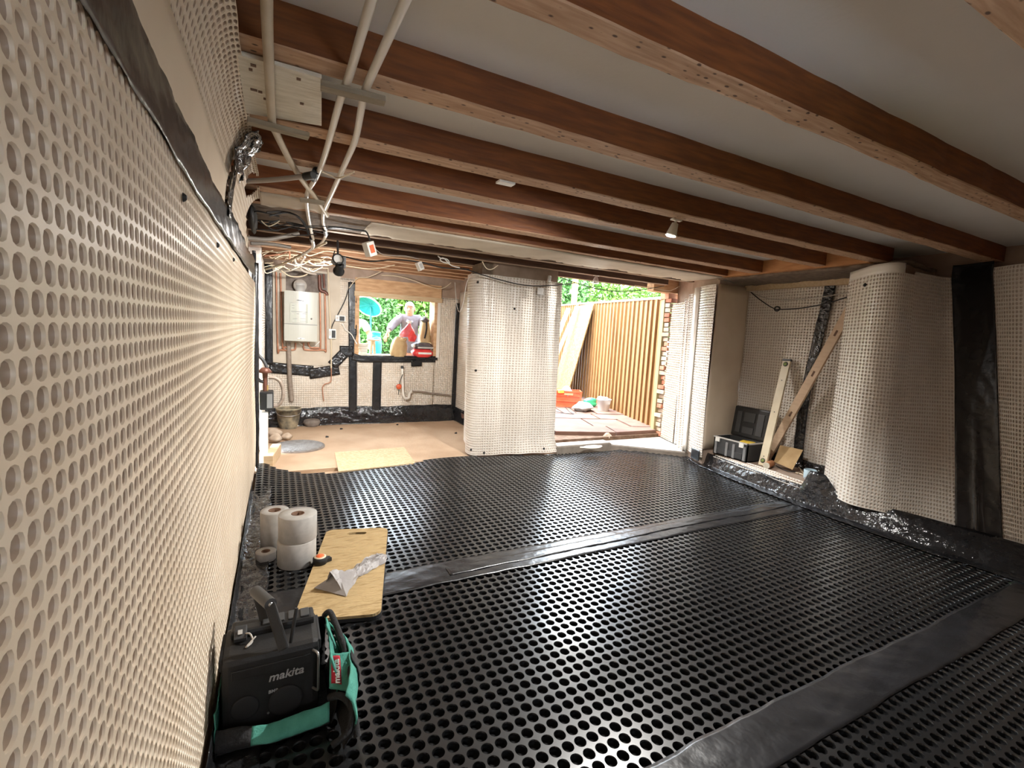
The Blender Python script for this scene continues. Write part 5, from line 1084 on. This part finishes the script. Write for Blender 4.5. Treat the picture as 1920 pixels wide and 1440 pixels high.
# ================================================================== THINGS ON THE KITCHEN FLOOR
c_ = V(.135, 6.86, -.003); bu = thing('bucket', 'cement splashed black bucket by the back wall', 'bucket', tuple(c_))
MB().lathe([(.11, 0), (.135, .12), (.150, .25), (.158, .25), (.158, .27), (.146, .27), (.13, .12), (.105, .012), (0, .012)], c_, 28, close=False).build('pail', 'bucket_dirty', bu)
MB().lathe([(.146, .268), (.158, .268), (.159, .275), (.146, .275), (.146, .268)], c_, 28, close=False).build('rim', 'bucket_rim', bu)
MB().tube([c_+V(-.157, 0, .235), c_+V(-.12, -.12, .20), c_+V(0, -.16, .185), c_+V(.12, -.12, .20), c_+V(.157, 0, .235)], .004, 6).build('bail', 'silver', bu)
c_ = V(.43, 6.93, -.003); o = MB().lathe([(.085, 0), (.115, .05), (.10, .085), (.06, .095), (0, .09)], c_, 20).build('rubber_bowl', 'dirt_grey', loc=tuple(c_)); tag(o, 'dark upturned rubber bowl beside the bucket', 'bowl')
c_ = V(.215, 5.74, -.003); mh = thing('manhole_cover', 'round grey manhole cover set in the kitchen floor', 'cover', tuple(c_))
MB().lathe([(.285, 0), (.285, .012), (.27, .016)], c_, 40).build('ring', 'dirt_grey', mh); MB().lathe([(.268, 0), (.268, .022), (.25, .028), (0, .028)], c_, 40).build('lid', 'manhole_iron', mh)
q = [onz(*p_, .0) for p_ in ((627, 848), (757, 838), (775, 869), (630, 889))]; q = [V(.57, 5.36, -.003), V(1.36, 5.40, -.003), V(1.31, 4.70, -.003), V(.53, 4.62, -.003)]
o = MB().prism(q[::-1], (0, 0, .012)).build('osb_offcut', 'osb_pale', loc=(.95, 5.0, -.003)); tag(o, 'pale strand board offcut lying flat on the kitchen floor', 'board')
for i, (x_, y_, r_, lb) in enumerate(((-.04, 6.22, .085, 'largest pale stone of the rubble by the left wall'), (-.02, 6.02, .07, 'round stone in the rubble nearest the manhole cover'), (.10, 6.12, .06, 'flat chip of stone behind the manhole cover'), (-.06, 6.42, .07, 'topmost pale lump of the rubble by the bucket'))):
    o = MB().blob((x_, y_, r_*.7), (r_, r_*.9, r_*.72), 30+i, .14, flat=-.003).build('rubble_stone', 'stone', loc=(x_, y_, -.003)); tag(o, lb, 'stone', 'rubble stones')
a = onz(519, 842, .06); b = onz(503, 866, .06); o = MB().beam(a, b, .085, .12, bev=.004).build('timber_block', 'new_wood', loc=(a.x, a.y, -.0)); tag(o, 'pale timber block lying beside the manhole cover', 'block')
for i, (px_, py_) in enumerate(((613, 819), (745, 796), (855, 812), (640, 804))):
    c_ = onz(px_, py_, .004); o = MB().blob(c_, (.018, .014, .01), 50+i, .3).build('debris_chip', 'black_rubber', loc=tuple(c_-V(0, 0, .007))); tag(o, ('dark scrap on the floor right of the manhole cover', 'dark scrap near the plastic skirt below the trap', 'dark scrap at the foot of the pier', 'small dark scrap before the black skirt')[i], 'scrap', 'floor scraps')
# ================================================================== THINGS ON THE BLACK FLOOR, LEFT
def roll(label, c, r, h, group='tape rolls', ri=.036):
    c = Vector(c); t = thing('tape_roll', label, 'roll', tuple(c), group)
    MB().lathe([(ri, .002), (r-.002, 0), (r, .003), (r, h-.003), (r-.002, h), (ri+.004, h), (ri, h-.002)], c, 40, close=False).build('wound_tape', 'roll_paper', t)
    MB().lathe([(ri, 0), (ri, h), (ri-.005, h), (ri-.005, 0), (ri, 0)], c, 28, close=False).build('core', 'roll_core', t)
    k = c + V(0, 0, h+.0008)
    B = MB(); n_ = 20
    for j in range(2): pass
    vs = []; fs = []
    for j in range(n_+1):
        an = .25+.5*PI*j/n_; vs += [k+V(math.cos(an)*r*.97, math.sin(an)*r*.97, 0), k+V(math.cos(an)*(r*.97-.02*j/n_-.002), math.sin(an)*(r*.97-.02*j/n_-.002), 0)]
    for j in range(n_): fs.append((2*j, 2*j+1, 2*j+3, 2*j+2))
    B.add(vs, fs); B.build('tail', 'crumpled_paper', t); return t
roll('bottom wide grey white tape roll of the stack on the black floor', (.104, 2.885, .003), .106, .150)
roll('top wide grey white tape roll of the stack on the black floor', (.108, 2.887, .1545), .105, .150)
roll('standing tape roll behind the tall stack, by the left wall', (-.015, 3.16, .003), .082, .235)
roll('low flat tape roll against the left of the tall stack', (-.062, 2.985, .003), .056, .052, ri=.024)
# kneeling mat
ml = V(.495-.255, 3.168-2.185, 0); L_ = ml.length; md = ml.normalized(); mw = V(md.y, -md.x, 0); mc = V(.375, 2.677, .004)
mat_t = thing('kneeling_mat', 'tan ribbed kneeling mat with a handle slot on the black floor', 'mat', tuple(mc))
def rrect(w_, l_, r_, n_=6):
    out = []
    for sx, sy, a0 in ((1, 1, 0), (-1, 1, PI/2), (-1, -1, PI), (1, -1, 3*PI/2)):
        for i in range(n_+1): an = a0+PI/2*i/n_; out.append((sx*(w_/2-r_)+math.cos(an)*r_, sy*(l_/2-r_)+math.sin(an)*r_))
    return out
def mat_mesh(w_, l_, z0_, z1_, name, m):
    bm = bmesh.new(); out = rrect(w_, l_, .05); hc_ = (0.0, l_/2-.075); slot = [(hc_[0]+x_, hc_[1]+y_) for x_, y_ in rrect(.125, .034, .0165)]
    vs = [bm.verts.new((x_, y_, 0)) for x_, y_ in out]; hs = [bm.verts.new((x_, y_, 0)) for x_, y_ in slot]
    es = [bm.edges.new((vs[i], vs[(i+1) % len(vs)])) for i in range(len(vs))]+[bm.edges.new((hs[i], hs[(i+1) % len(hs)])) for i in range(len(hs))]
    r_ = bmesh.ops.triangle_fill(bm, edges=es, use_beauty=True)
    ex = bmesh.ops.extrude_face_region(bm, geom=list(bm.faces)); 
    for v in ex['geom']:
        if isinstance(v, bmesh.types.BMVert): v.co.z = z1_-z0_
    bmesh.ops.recalc_face_normals(bm, faces=list(bm.faces))
    me = bpy.data.meshes.new(name); bm.to_mesh(me); bm.free(); me.materials.append(M[m])
    for v in me.vertices: v.co = mc + mw*v.co.x + md*v.co.y + V(0, 0, z0_ - mc.z + .004 + v.co.z)
    return link(name, me, mat_t)
mat_mesh(.405, L_, .0, .018, 'rubber_base', 'black_rubber'); mat_mesh(.400, L_-.004, .018, .032, 'ribbed_top', 'kneeling_foam')
# tape measure
c_ = V(.222, 2.755, .037); tm = thing('tape_measure', 'small black tape measure with an orange disc on the kneeling mat edge', 'tape measure', tuple(c_))
MB().lathe([(.036, 0), (.040, .004), (.040, .034), (.034, .040)], c_, 26).build('case', 'black_rubber', tm); MB().lathe([(.034, .036), (.033, .042), (.024, .044)], c_, 26).build('ring', 'cable_cream', tm)
MB().lathe([(.024, .040), (.023, .0465), (0, .047)], c_, 24).build('disc', 'orange', tm); MB().box(c_+V(.025, -.022, 0), c_+V(.062, .012, .022), bev=.004, rot=Matrix.Rotation(.4, 3, 'Z'), piv=c_).build('mouth', 'black_rubber', tm)
# crumpled silver paper bag
A_ = V(.235, 2.42, .037); B_ = V(.575, 2.70, .037); cr = thing('crumpled_bag', 'crumpled grey paper bag lying across the kneeling mat', 'bag', tuple(A_))
dr = (B_-A_); sd_ = V(dr.y, -dr.x, 0).normalized()
def crf(u, v):
    s = u[:, None]; w_ = np.interp(u, [0, .18, .34, .42, .6, .85, 1], [.16, .13, .085, .07, .095, .09, .06]); hh = np.interp(u, [0, .15, .34, .42, .6, .85, 1], [.085, .075, .05, .035, .055, .05, .02])
    o = (v-.5)*2
    z = hh*np.clip(1-np.abs(o)**1.6, 0, 1)*(1+.35*noise2(u*11, v*9, 3)) + .002
    p = np.array(A_)[None]*(1-s) + np.array(B_)[None]*s + np.array(sd_)[None]*(o*w_*.5+.02*noise2(u*9, v*7, 1))[:, None]
    p[:, 2] += z + .004*noise2(u*23, v*19, 7)
    return p
surf('wrinkled_sheet', crf, .06, 1, 0, 1, 30, 14, 'crumpled_paper', cr, thick=.0012, smooth=False)
P0 = A_ + dr*.10
MB().add([P0+sd_*-.06+V(-.06, -.01, .004), P0+sd_*.075+V(.0, -.05, .004), P0+V(.02, .03, .072), P0+dr*.22+sd_*-.045+V(0, 0, .006), P0+dr*.26+sd_*.04+V(0, 0, .055)], [(0, 1, 2), (0, 2, 3), (1, 4, 2), (2, 4, 3)]).build('open_mouth', 'crumpled_paper', cr)
# ------------------------------------------------------------------ jobsite radio in a tote bag
RX0, RX1, RY0, RY1, RZ0, RZ1 = -.168, .136, 1.665, 1.865, .012, .292
rd = thing('jobsite_radio', 'black jobsite radio with a folding handle standing in the teal bag', 'radio', (0, 1.76, RZ0))
MB().box((RX0, RY0, RZ0), (RX1, RY1, RZ1), bev=.022).build('case', 'black_plastic', rd)
MB().box((RX0-.008, RY0+.02, RZ1-.05), (RX0+.012, RY1-.02, RZ1-.008), bev=.008).build('bumper', 'black_rubber', rd); MB().box((RX1-.012, RY0+.02, RZ1-.05), (RX1+.006, RY1-.02, RZ1-.008), bev=.006).build('bumper', 'black_rubber', rd)
MB().box((RX0+.02, RY1-.085, RZ1-.012), (RX1-.01, RY1-.01, RZ1+.026), bev=.012).build('rear_ridge', 'black_plastic', rd)
for k in range(4): MB().box((RX0+.12+k*.042, RY1-.075, RZ1+.024), (RX0+.150+k*.042, RY1-.022, RZ1+.032), bev=.003).build('rib', 'dark_grey_plastic', rd)
MB().box((RX0+.03, RY0-.004, RZ1-.075), (RX1-.03, RY0+.004, RZ1-.04), bev=.003).build('front_lip', 'black_plastic', rd)
# folding handle
h0 = onz(533, 1218, .295); h1 = ony(506, 1132, 1.74); h2 = ony(481, 1110, 1.86); h3 = onz(498, 1172, .30)
MB().beam(h0, h1, .034, .016, up=(0, 1, 0), bev=.005).build('handle_arm', 'black_plastic', rd); MB().beam(h3, h2, .030, .014, up=(0, 1, 0), bev=.005).build('handle_arm', 'black_plastic', rd)
MB().tube([h1+(h1-h2)*.06, h2-(h1-h2)*.06], .021, 14).build('handle_grip', 'dark_grey_plastic', rd)
MB().lathe([(.008, 0), (.008, .004), (0, .005)], h1+(h1-h2).normalized()*.006, 10, axis=(h1-h2)).build('handle_bolt', 'silver', rd)
ab = onz(545, 1205, .30); MB().tube([ab, ony(556, 1140, ab.y+.02)], .006, 8).build('antenna', 'black_rubber', rd)
MB().tube([V(RX1-.022, RY0-.002, RZ1-.03), V(RX1-.008, RY0-.026, RZ1-.03), V(RX1-.006, RY0-.028, RZ1-.06), V(RX1-.006, RY0-.028, RZ1-.15), V(RX1-.008, RY0-.026, RZ1-.17), V(RX1-.022, RY0-.002, RZ1-.175)], .0045, 8).build('guard_bar', 'silver', rd)
MB().lathe([(.052, 0), (.056, .004), (.05, .006), (0, .003)], (RX0+.195, RY0, .098), 28, axis=(0, -1, 0)).build('speaker_grille', 'black_rubber', rd); MB().lathe([(.040, 0), (.044, .004), (.038, .006), (0, .003)], (RX0+.07, RY0, .11), 28, axis=(0, -1, 0)).build('speaker_grille', 'black_rubber', rd)
q = ony(503, 1279, RY0-.001); text('maker_lettering', 'makita', .042, 'letter_grey', rd, q, (1, 0, .02), (0, 0, 1), .0008, .25, .0006)
q = ony(503, 1301, RY0-.001); text('model_lettering', 'BMR', .016, 'letter_grey', rd, q, (1, 0, .02), (0, 0, 1), .0006, .1, .0004)
for px_, py_ in ((558, 1310), (503, 1336)): MB().lathe([(.004, 0), (.004, .003)], ony(px_, py_, RY0), 8, axis=(0, -1, 0)).build('screw', 'silver', rd)
t_ = onz(450, 1195, .30); MB().box(t_-V(.018, .02, .004), t_+V(.022, .03, .022), rot=Matrix.Rotation(.5, 3, 'X'), bev=.004).build('plug_socket', 'dark_grey_plastic', rd); MB().box(t_+V(-.006, -.012, .018), t_+V(.008, .004, .024), rot=Matrix.Rotation(.5, 3, 'X')).build('plug_tag', 'light_grey', rd)
MB().tube([t_+V(.0, .01, 0), t_+V(.03, -.02, .02), t_+V(.04, -.04, .0), t_+V(.02, -.06, -.005), t_+V(.05, -.03, .01)], .003, 6).build('lead', 'cable_grey', rd)
# the tote
tb = thing('tool_bag', 'open teal and black tool tote bag round the radio', 'bag', (.03, 1.66, 0))
def wallfn(p, q_, bulge, z0_, z1_, seed, sag=.0):
    p = np.array(p, float); q_ = np.array(q_, float); d_ = q_-p; n_ = np.array([d_[1], -d_[0]]); n_ /= np.linalg.norm(n_)
    def fn(u, v):
        b_ = bulge*np.sin(np.clip(v, 0, 1)*PI)*(.6+.4*np.sin(u*PI)) + .006*noise2(u*6, v*5, seed)
        top = z1_ - sag*np.sin(u*PI) + .008*noise1(u*7, seed); z = z0_+(top-z0_)*v
        return np.stack([p[0]+d_[0]*u+n_[0]*b_, p[1]+d_[1]*u+n_[1]*b_, z], -1)
    return fn
fw = wallfn((-.178, 1.625), (.165, 1.60), .045, .006, .085, 1, .012)
surf('front_panel', fw, 0, 1, 0, .40, 30, 10, 'black_cloth', tb, thick=.004); surf('front_pocket', fw, .30, 1, .40, 1.0, 26, 8, 'teal_cloth', tb, thick=.006); surf('front_top', fw, 0, .30, .40, 1.0, 10, 8, 'black_cloth', tb, thick=.005)
rw_ = wallfn((.170, 1.60), (.175, 1.89), .045, .006, .255, 2, .0)
surf('side_panel', rw_, 0, 1, 0, .45, 30, 10, 'black_cloth', tb, thick=.004); surf('side_top', rw_, .0, 1, .43, 1.0, 30, 12, 'teal_cloth', tb, thick=.005)
lw_ = wallfn((-.178, 1.88), (-.180, 1.62), .006, .006, .15, 3); surf('side_panel', lw_, 0, 1, 0, 1, 20, 8, 'teal_cloth', tb, thick=.003)
bw_ = wallfn((.175, 1.89), (-.178, 1.885), .01, .006, .24, 4); surf('back_panel', bw_, 0, 1, 0, 1, 20, 8, 'black_cloth', tb, thick=.004)
MB().box((-.178, 1.61, .0005), (.172, 1.885, .010), bev=.003).build('base', 'black_cloth', tb)
# outer side pocket that flops towards the room
def fl2(u, v):
    y = 1.46 + .42*u; x = .195 + .085*np.sin(v*PI*.62)*(.8+.3*np.sin(u*4)) + .010*noise2(u*7, v*5, 5); z = .018 + .235*v - .05*np.abs(u-.55)*v*2 + .006*noise2(u*9, v*6, 2); return np.stack([x - .05*v*v, y + .02*v, z], -1)
surf('side_pocket', fl2, .0, 1, .40, 1, 34, 16, 'teal_cloth', tb, thick=.005); surf('pocket_base', fl2, 0, 1, 0, .42, 34, 10, 'black_cloth', tb, thick=.005)
def strapf(u0, w_): return lambda u, v: fl2(u0+w_*u, v) + np.array([.006, 0, .002])
surf('webbing', strapf(.30, .10), 0, 1, 0, 1.0, 5, 20, 'black_cloth', tb, thick=.003); surf('webbing', strapf(.82, .09), 0, 1, .1, 1.0, 5, 20, 'black_cloth', tb, thick=.003)
q4 = [onz(617, 1290, .150), onz(664, 1300, .135), onz(655, 1222, .235), onz(618, 1226, .245)]
def flap(u, v):
    A, B, C_, D = [np.array(p_)[None] for p_ in q4]; u = u[:, None]; v = v[:, None]
    P = (A*(1-u)+B*u)*(1-v)+(D*(1-u)+C_*u)*v; P[:, 2] += (.012*np.sin(u[:, 0]*PI)*np.sin(v[:, 0]*PI)+.004*noise2(u[:, 0]*5, v[:, 0]*5, 3)); return P
surf('label_flap', flap, 0, 1, 0, 1, 16, 16, 'teal_cloth', tb, thick=.006)
pf = lambda u, v: flap(.10+.42*u, .12+.76*v) + np.array([-.001, 0, .003])
surf('maker_patch', pf, 0, 1, 0, 1, 8, 10, 'red_cloth', tb, thick=.002)
def pv_(a_, b_): return Vector(pf(np.array([a_]), np.array([b_]))[0].tolist())
p0 = pv_(.88, .04); px1 = pv_(.88, .96); py1 = pv_(.10, .04); nn = (px1-p0).cross(py1-p0).normalized()
text('patch_lettering', 'makita', (px1-p0).length*.34, 'white_print', tb, p0+nn*.006, px1-p0, py1-p0, .003, .2, .0008)
MB().tube([V(.17, 1.88, .25), V(.185, 1.84, .285), V(.20, 1.76, .28), V(.225, 1.66, .22), V(.235, 1.55, .15), V(.215, 1.47, .08), V(.16, 1.46, .05)], .011, 8).build('strap_handle', 'black_cloth', tb)
MB().tube([V(.165, 1.60, .11), V(.20, 1.56, .135), V(.23, 1.52, .11), V(.24, 1.46, .05)], .012, 8).build('strap_handle', 'black_cloth', tb)

# ================================================================== THINGS IN THE NICHE, RIGHT
zn = .166
tx = thing('toolbox', 'black plastic toolbox with its lid open in the niche', 'toolbox', (4.70, 3.42, zn))
X0, X1, Y0, Y1, ZT = 4.585, 4.86, 3.20, 3.64, .375
B = MB(); B.box((X0, Y0, zn), (X1, Y1, zn+.012)).box((X0, Y0, zn), (X0+.012, Y1, ZT)).box((X1-.012, Y0, zn), (X1, Y1, ZT)).box((X0, Y0, zn), (X1, Y0+.012, ZT)).box((X0, Y1-.012, zn), (X1, Y1, ZT)); B.build('body', 'dark_grey_plastic', tx)
for y_ in (Y0+.02, Y0+.155, Y0+.245, Y1-.05): MB().box((X0-.012, y_, zn+.01), (X0+.001, y_+.03, ZT-.04), bev=.003).build('rib', 'grey_plastic', tx)
MB().box((X0-.010, Y0+.06, zn+.02), (X0+.001, Y1-.06, zn+.085), bev=.003).build('front_step', 'dark_grey_plastic', tx)
MB().box((X0-.008, Y0-.006, ZT-.012), (X1+.004, Y0+.016, ZT+.002), bev=.002).box((X0-.008, Y0-.006, ZT-.012), (X0+.014, Y1+.006, ZT+.002), bev=.002).box((X0, Y1-.012, ZT-.012), (X1, Y1+.006, ZT+.002), bev=.002).build('rim', 'light_grey', tx)
for y_ in (Y0+.045, Y1-.085): MB().box((X0-.020, y_, ZT-.055), (X0-.004, y_+.055, ZT-.008), bev=.004).build('latch', 'white_plastic', tx)
lid = MB().box((X1, Y0-.004, ZT), (X1+.07, Y1+.004, ZT+.36), bev=.02, rot=Matrix.Rotation(.12, 3, 'Y'), piv=(X1, Y0, ZT)).build('lid', 'black_plastic', tx)
for (y0_, y1_, z0_, z1_) in ((.05, .13, .05, .30), (.16, .30, .05, .13), (.16, .30, .19, .30), (.33, .39, .05, .30)):
    MB().box((X1-.008, Y0+y0_, ZT+z0_), (X1+.004, Y0+y1_, ZT+z1_), bev=.004, rot=Matrix.Rotation(.12, 3, 'Y'), piv=(X1, Y0, ZT)).build('lid_recess', 'dark_grey_plastic', lid)
MB().box((X0+.05, Y0+.05, zn+.1), (X0+.20, Y0+.30, zn+.16), bev=.01).build('tray', 'grey_plastic', tx); MB().box((X0+.12, Y0+.06, zn+.155), (X0+.22, Y0+.20, zn+.20), bev=.006, rot=Matrix.Rotation(.3, 3, 'Z')).build('tool', 'yellow', tx)
a = V(4.655, 3.06, zn+.004); b = V(4.975, 3.125, 1.315); lv = thing('spirit_level', 'ivory spirit level standing upright against the niche wall', 'level', tuple(a))
MB().beam(a, b, .085, .026, up=(1, 0, -.27), bev=.003).build('bar', 'level_ivory', lv)
dd = (b-a).normalized(); side_ = V(0, 1, 0); un = V(1, 0, -.27); un = (un-dd*un.dot(dd)).normalized()
for s in (.045, .955):
    c_ = a.lerp(b, s) - un*.013; MB().lathe([(.026, 0), (.026, .004), (.020, .005)], c_, 18, axis=-un).build('vial_ring', 'dark_grey_plastic', lv); MB().lathe([(.018, 0), (.018, .007), (0, .008)], c_, 16, axis=-un).build('vial', 'vial_green', lv)
for s in (.085, .5, .80): MB().lathe([(.006, 0), (.006, .0145)], a.lerp(b, s), 8, axis=-un).build('hole', 'dark_grey_plastic', lv)
MB().beam(a.lerp(b, .985), a.lerp(b, 1.004), .088, .03, up=(1, 0, -.27)).build('end_cap', 'dark_grey_plastic', lv)
a = V(4.93, 3.20, zn+.03); b = V(4.86, 2.47, 1.93); be = thing('straight_edge', 'long pale straight edge leaning diagonally across the niche', 'straight edge', tuple(a))
MB().beam(a, b, .03, .085, up=(0, 1, .5), bev=.003).build('bar', 'beam_wood', be)
dd = (b-a).normalized(); un = V(-1, 0, 0); un = (un-dd*un.dot(dd)).normalized()
for s in (.30, .56, .8): MB().beam(a.lerp(b, s)+un*.013, a.lerp(b, s)+dd*.06+un*.013, .006, .02, up=(0, 1, .5)).build('grip_slot', 'roll_core', be)
q = [onx(1486, 881, 4.72), onx(1451, 866, 4.74), onx(1463, 835, 4.86), onx(1506, 844, 4.85)]
o = MB().prism(q, (-.002, 0, .002)).build('abrasive_sheet', 'brown_paper', loc=tuple(q[0])); tag(o, 'torn brown paper sheet propped up in the niche', 'paper')
a = onz(1437, 873, zn+.035); b = a+V(.16, .05, 0); t = thing('cardboard_core', 'terracotta cardboard roll lying at the foot of the spirit level', 'roll', tuple(a-V(0, 0, .035)))
MB().tube([a, b], .034, 18, smooth_path=False).build('tube_wall', 'terracotta', t); MB().tube([a-V(.004, .001, 0), a+V(.002, .0006, 0)], .033, 18, smooth_path=False).build('end_disc', 'white_paint', t)
c_ = onz(1497, 897, zn); c_ = V(4.72, 2.60, zn); o = MB().lathe([(.055, 0), (.058, .085), (.052, .088), (.05, .01), (0, .01)], c_, 22, close=False).build('blue_tub', 'blue_tub', loc=tuple(c_)); tag(o, 'small pale blue tub tucked behind the sheet edge in the niche', 'tub')
for i, (pts, m, lb) in enumerate((([(1487, 868), (1497, 875), (1505, 886), (1515, 893)], 'cable_cream', 'pale strap curling behind the torn paper in the niche'), ([(1455, 873), (1468, 880), (1480, 884), (1490, 884), (1498, 888)], 'cable_black', 'dark cord trailing under the torn paper in the niche'), ([(1492, 886), (1505, 890), (1516, 897)], 'cable_cream', 'short pale strap on the edge of the niche plinth'))):
    P_ = [onz(x_, y_, zn+.010) for x_, y_ in pts]; o = MB().tube(P_, .008 if i != 1 else .005, 6).build('strap', m, loc=tuple(P_[0])); tag(o, lb, 'strap')
c_ = onz(1517, 898, zn+.02); o = MB().blob(c_, (.045, .04, .028), 77, .25, flat=zn).build('crumpled_wrapper', 'crumpled_paper', loc=(c_.x, c_.y, zn)); tag(o, 'small crumpled wrapper at the edge of the niche plinth', 'wrapper')
P_ = [onx(*p_, 4.93) for p_ in ((1408, 548), (1425, 562), (1448, 577), (1462, 580), (1500, 578), (1545, 570), (1592, 556))]; o = MB().tube(P_, .006, 6).build('black_cable', 'cable_black', loc=tuple(P_[0])); tag(o, 'black cable sagging lowest across the top of the niche', 'cable')
P_ = [onx(*p_, 4.94) for p_ in ((1408, 548), (1440, 560), (1480, 562), (1540, 557), (1592, 548))]; o = MB().tube(P_, .005, 6).build('grey_cable', 'cable_grey', loc=tuple(P_[0])); tag(o, 'grey cable strung across the top of the niche', 'cable')
c_ = onx(1457, 579, 4.93); o = MB().tube([c_+V(-.0, .03*math.cos(k*PI/4), .022*math.sin(k*PI/4)) for k in range(9)], .009, 6).build('cable_tie_coil', 'cable_black', loc=tuple(c_)); tag(o, 'little black coil of cable hanging in the niche', 'coil')
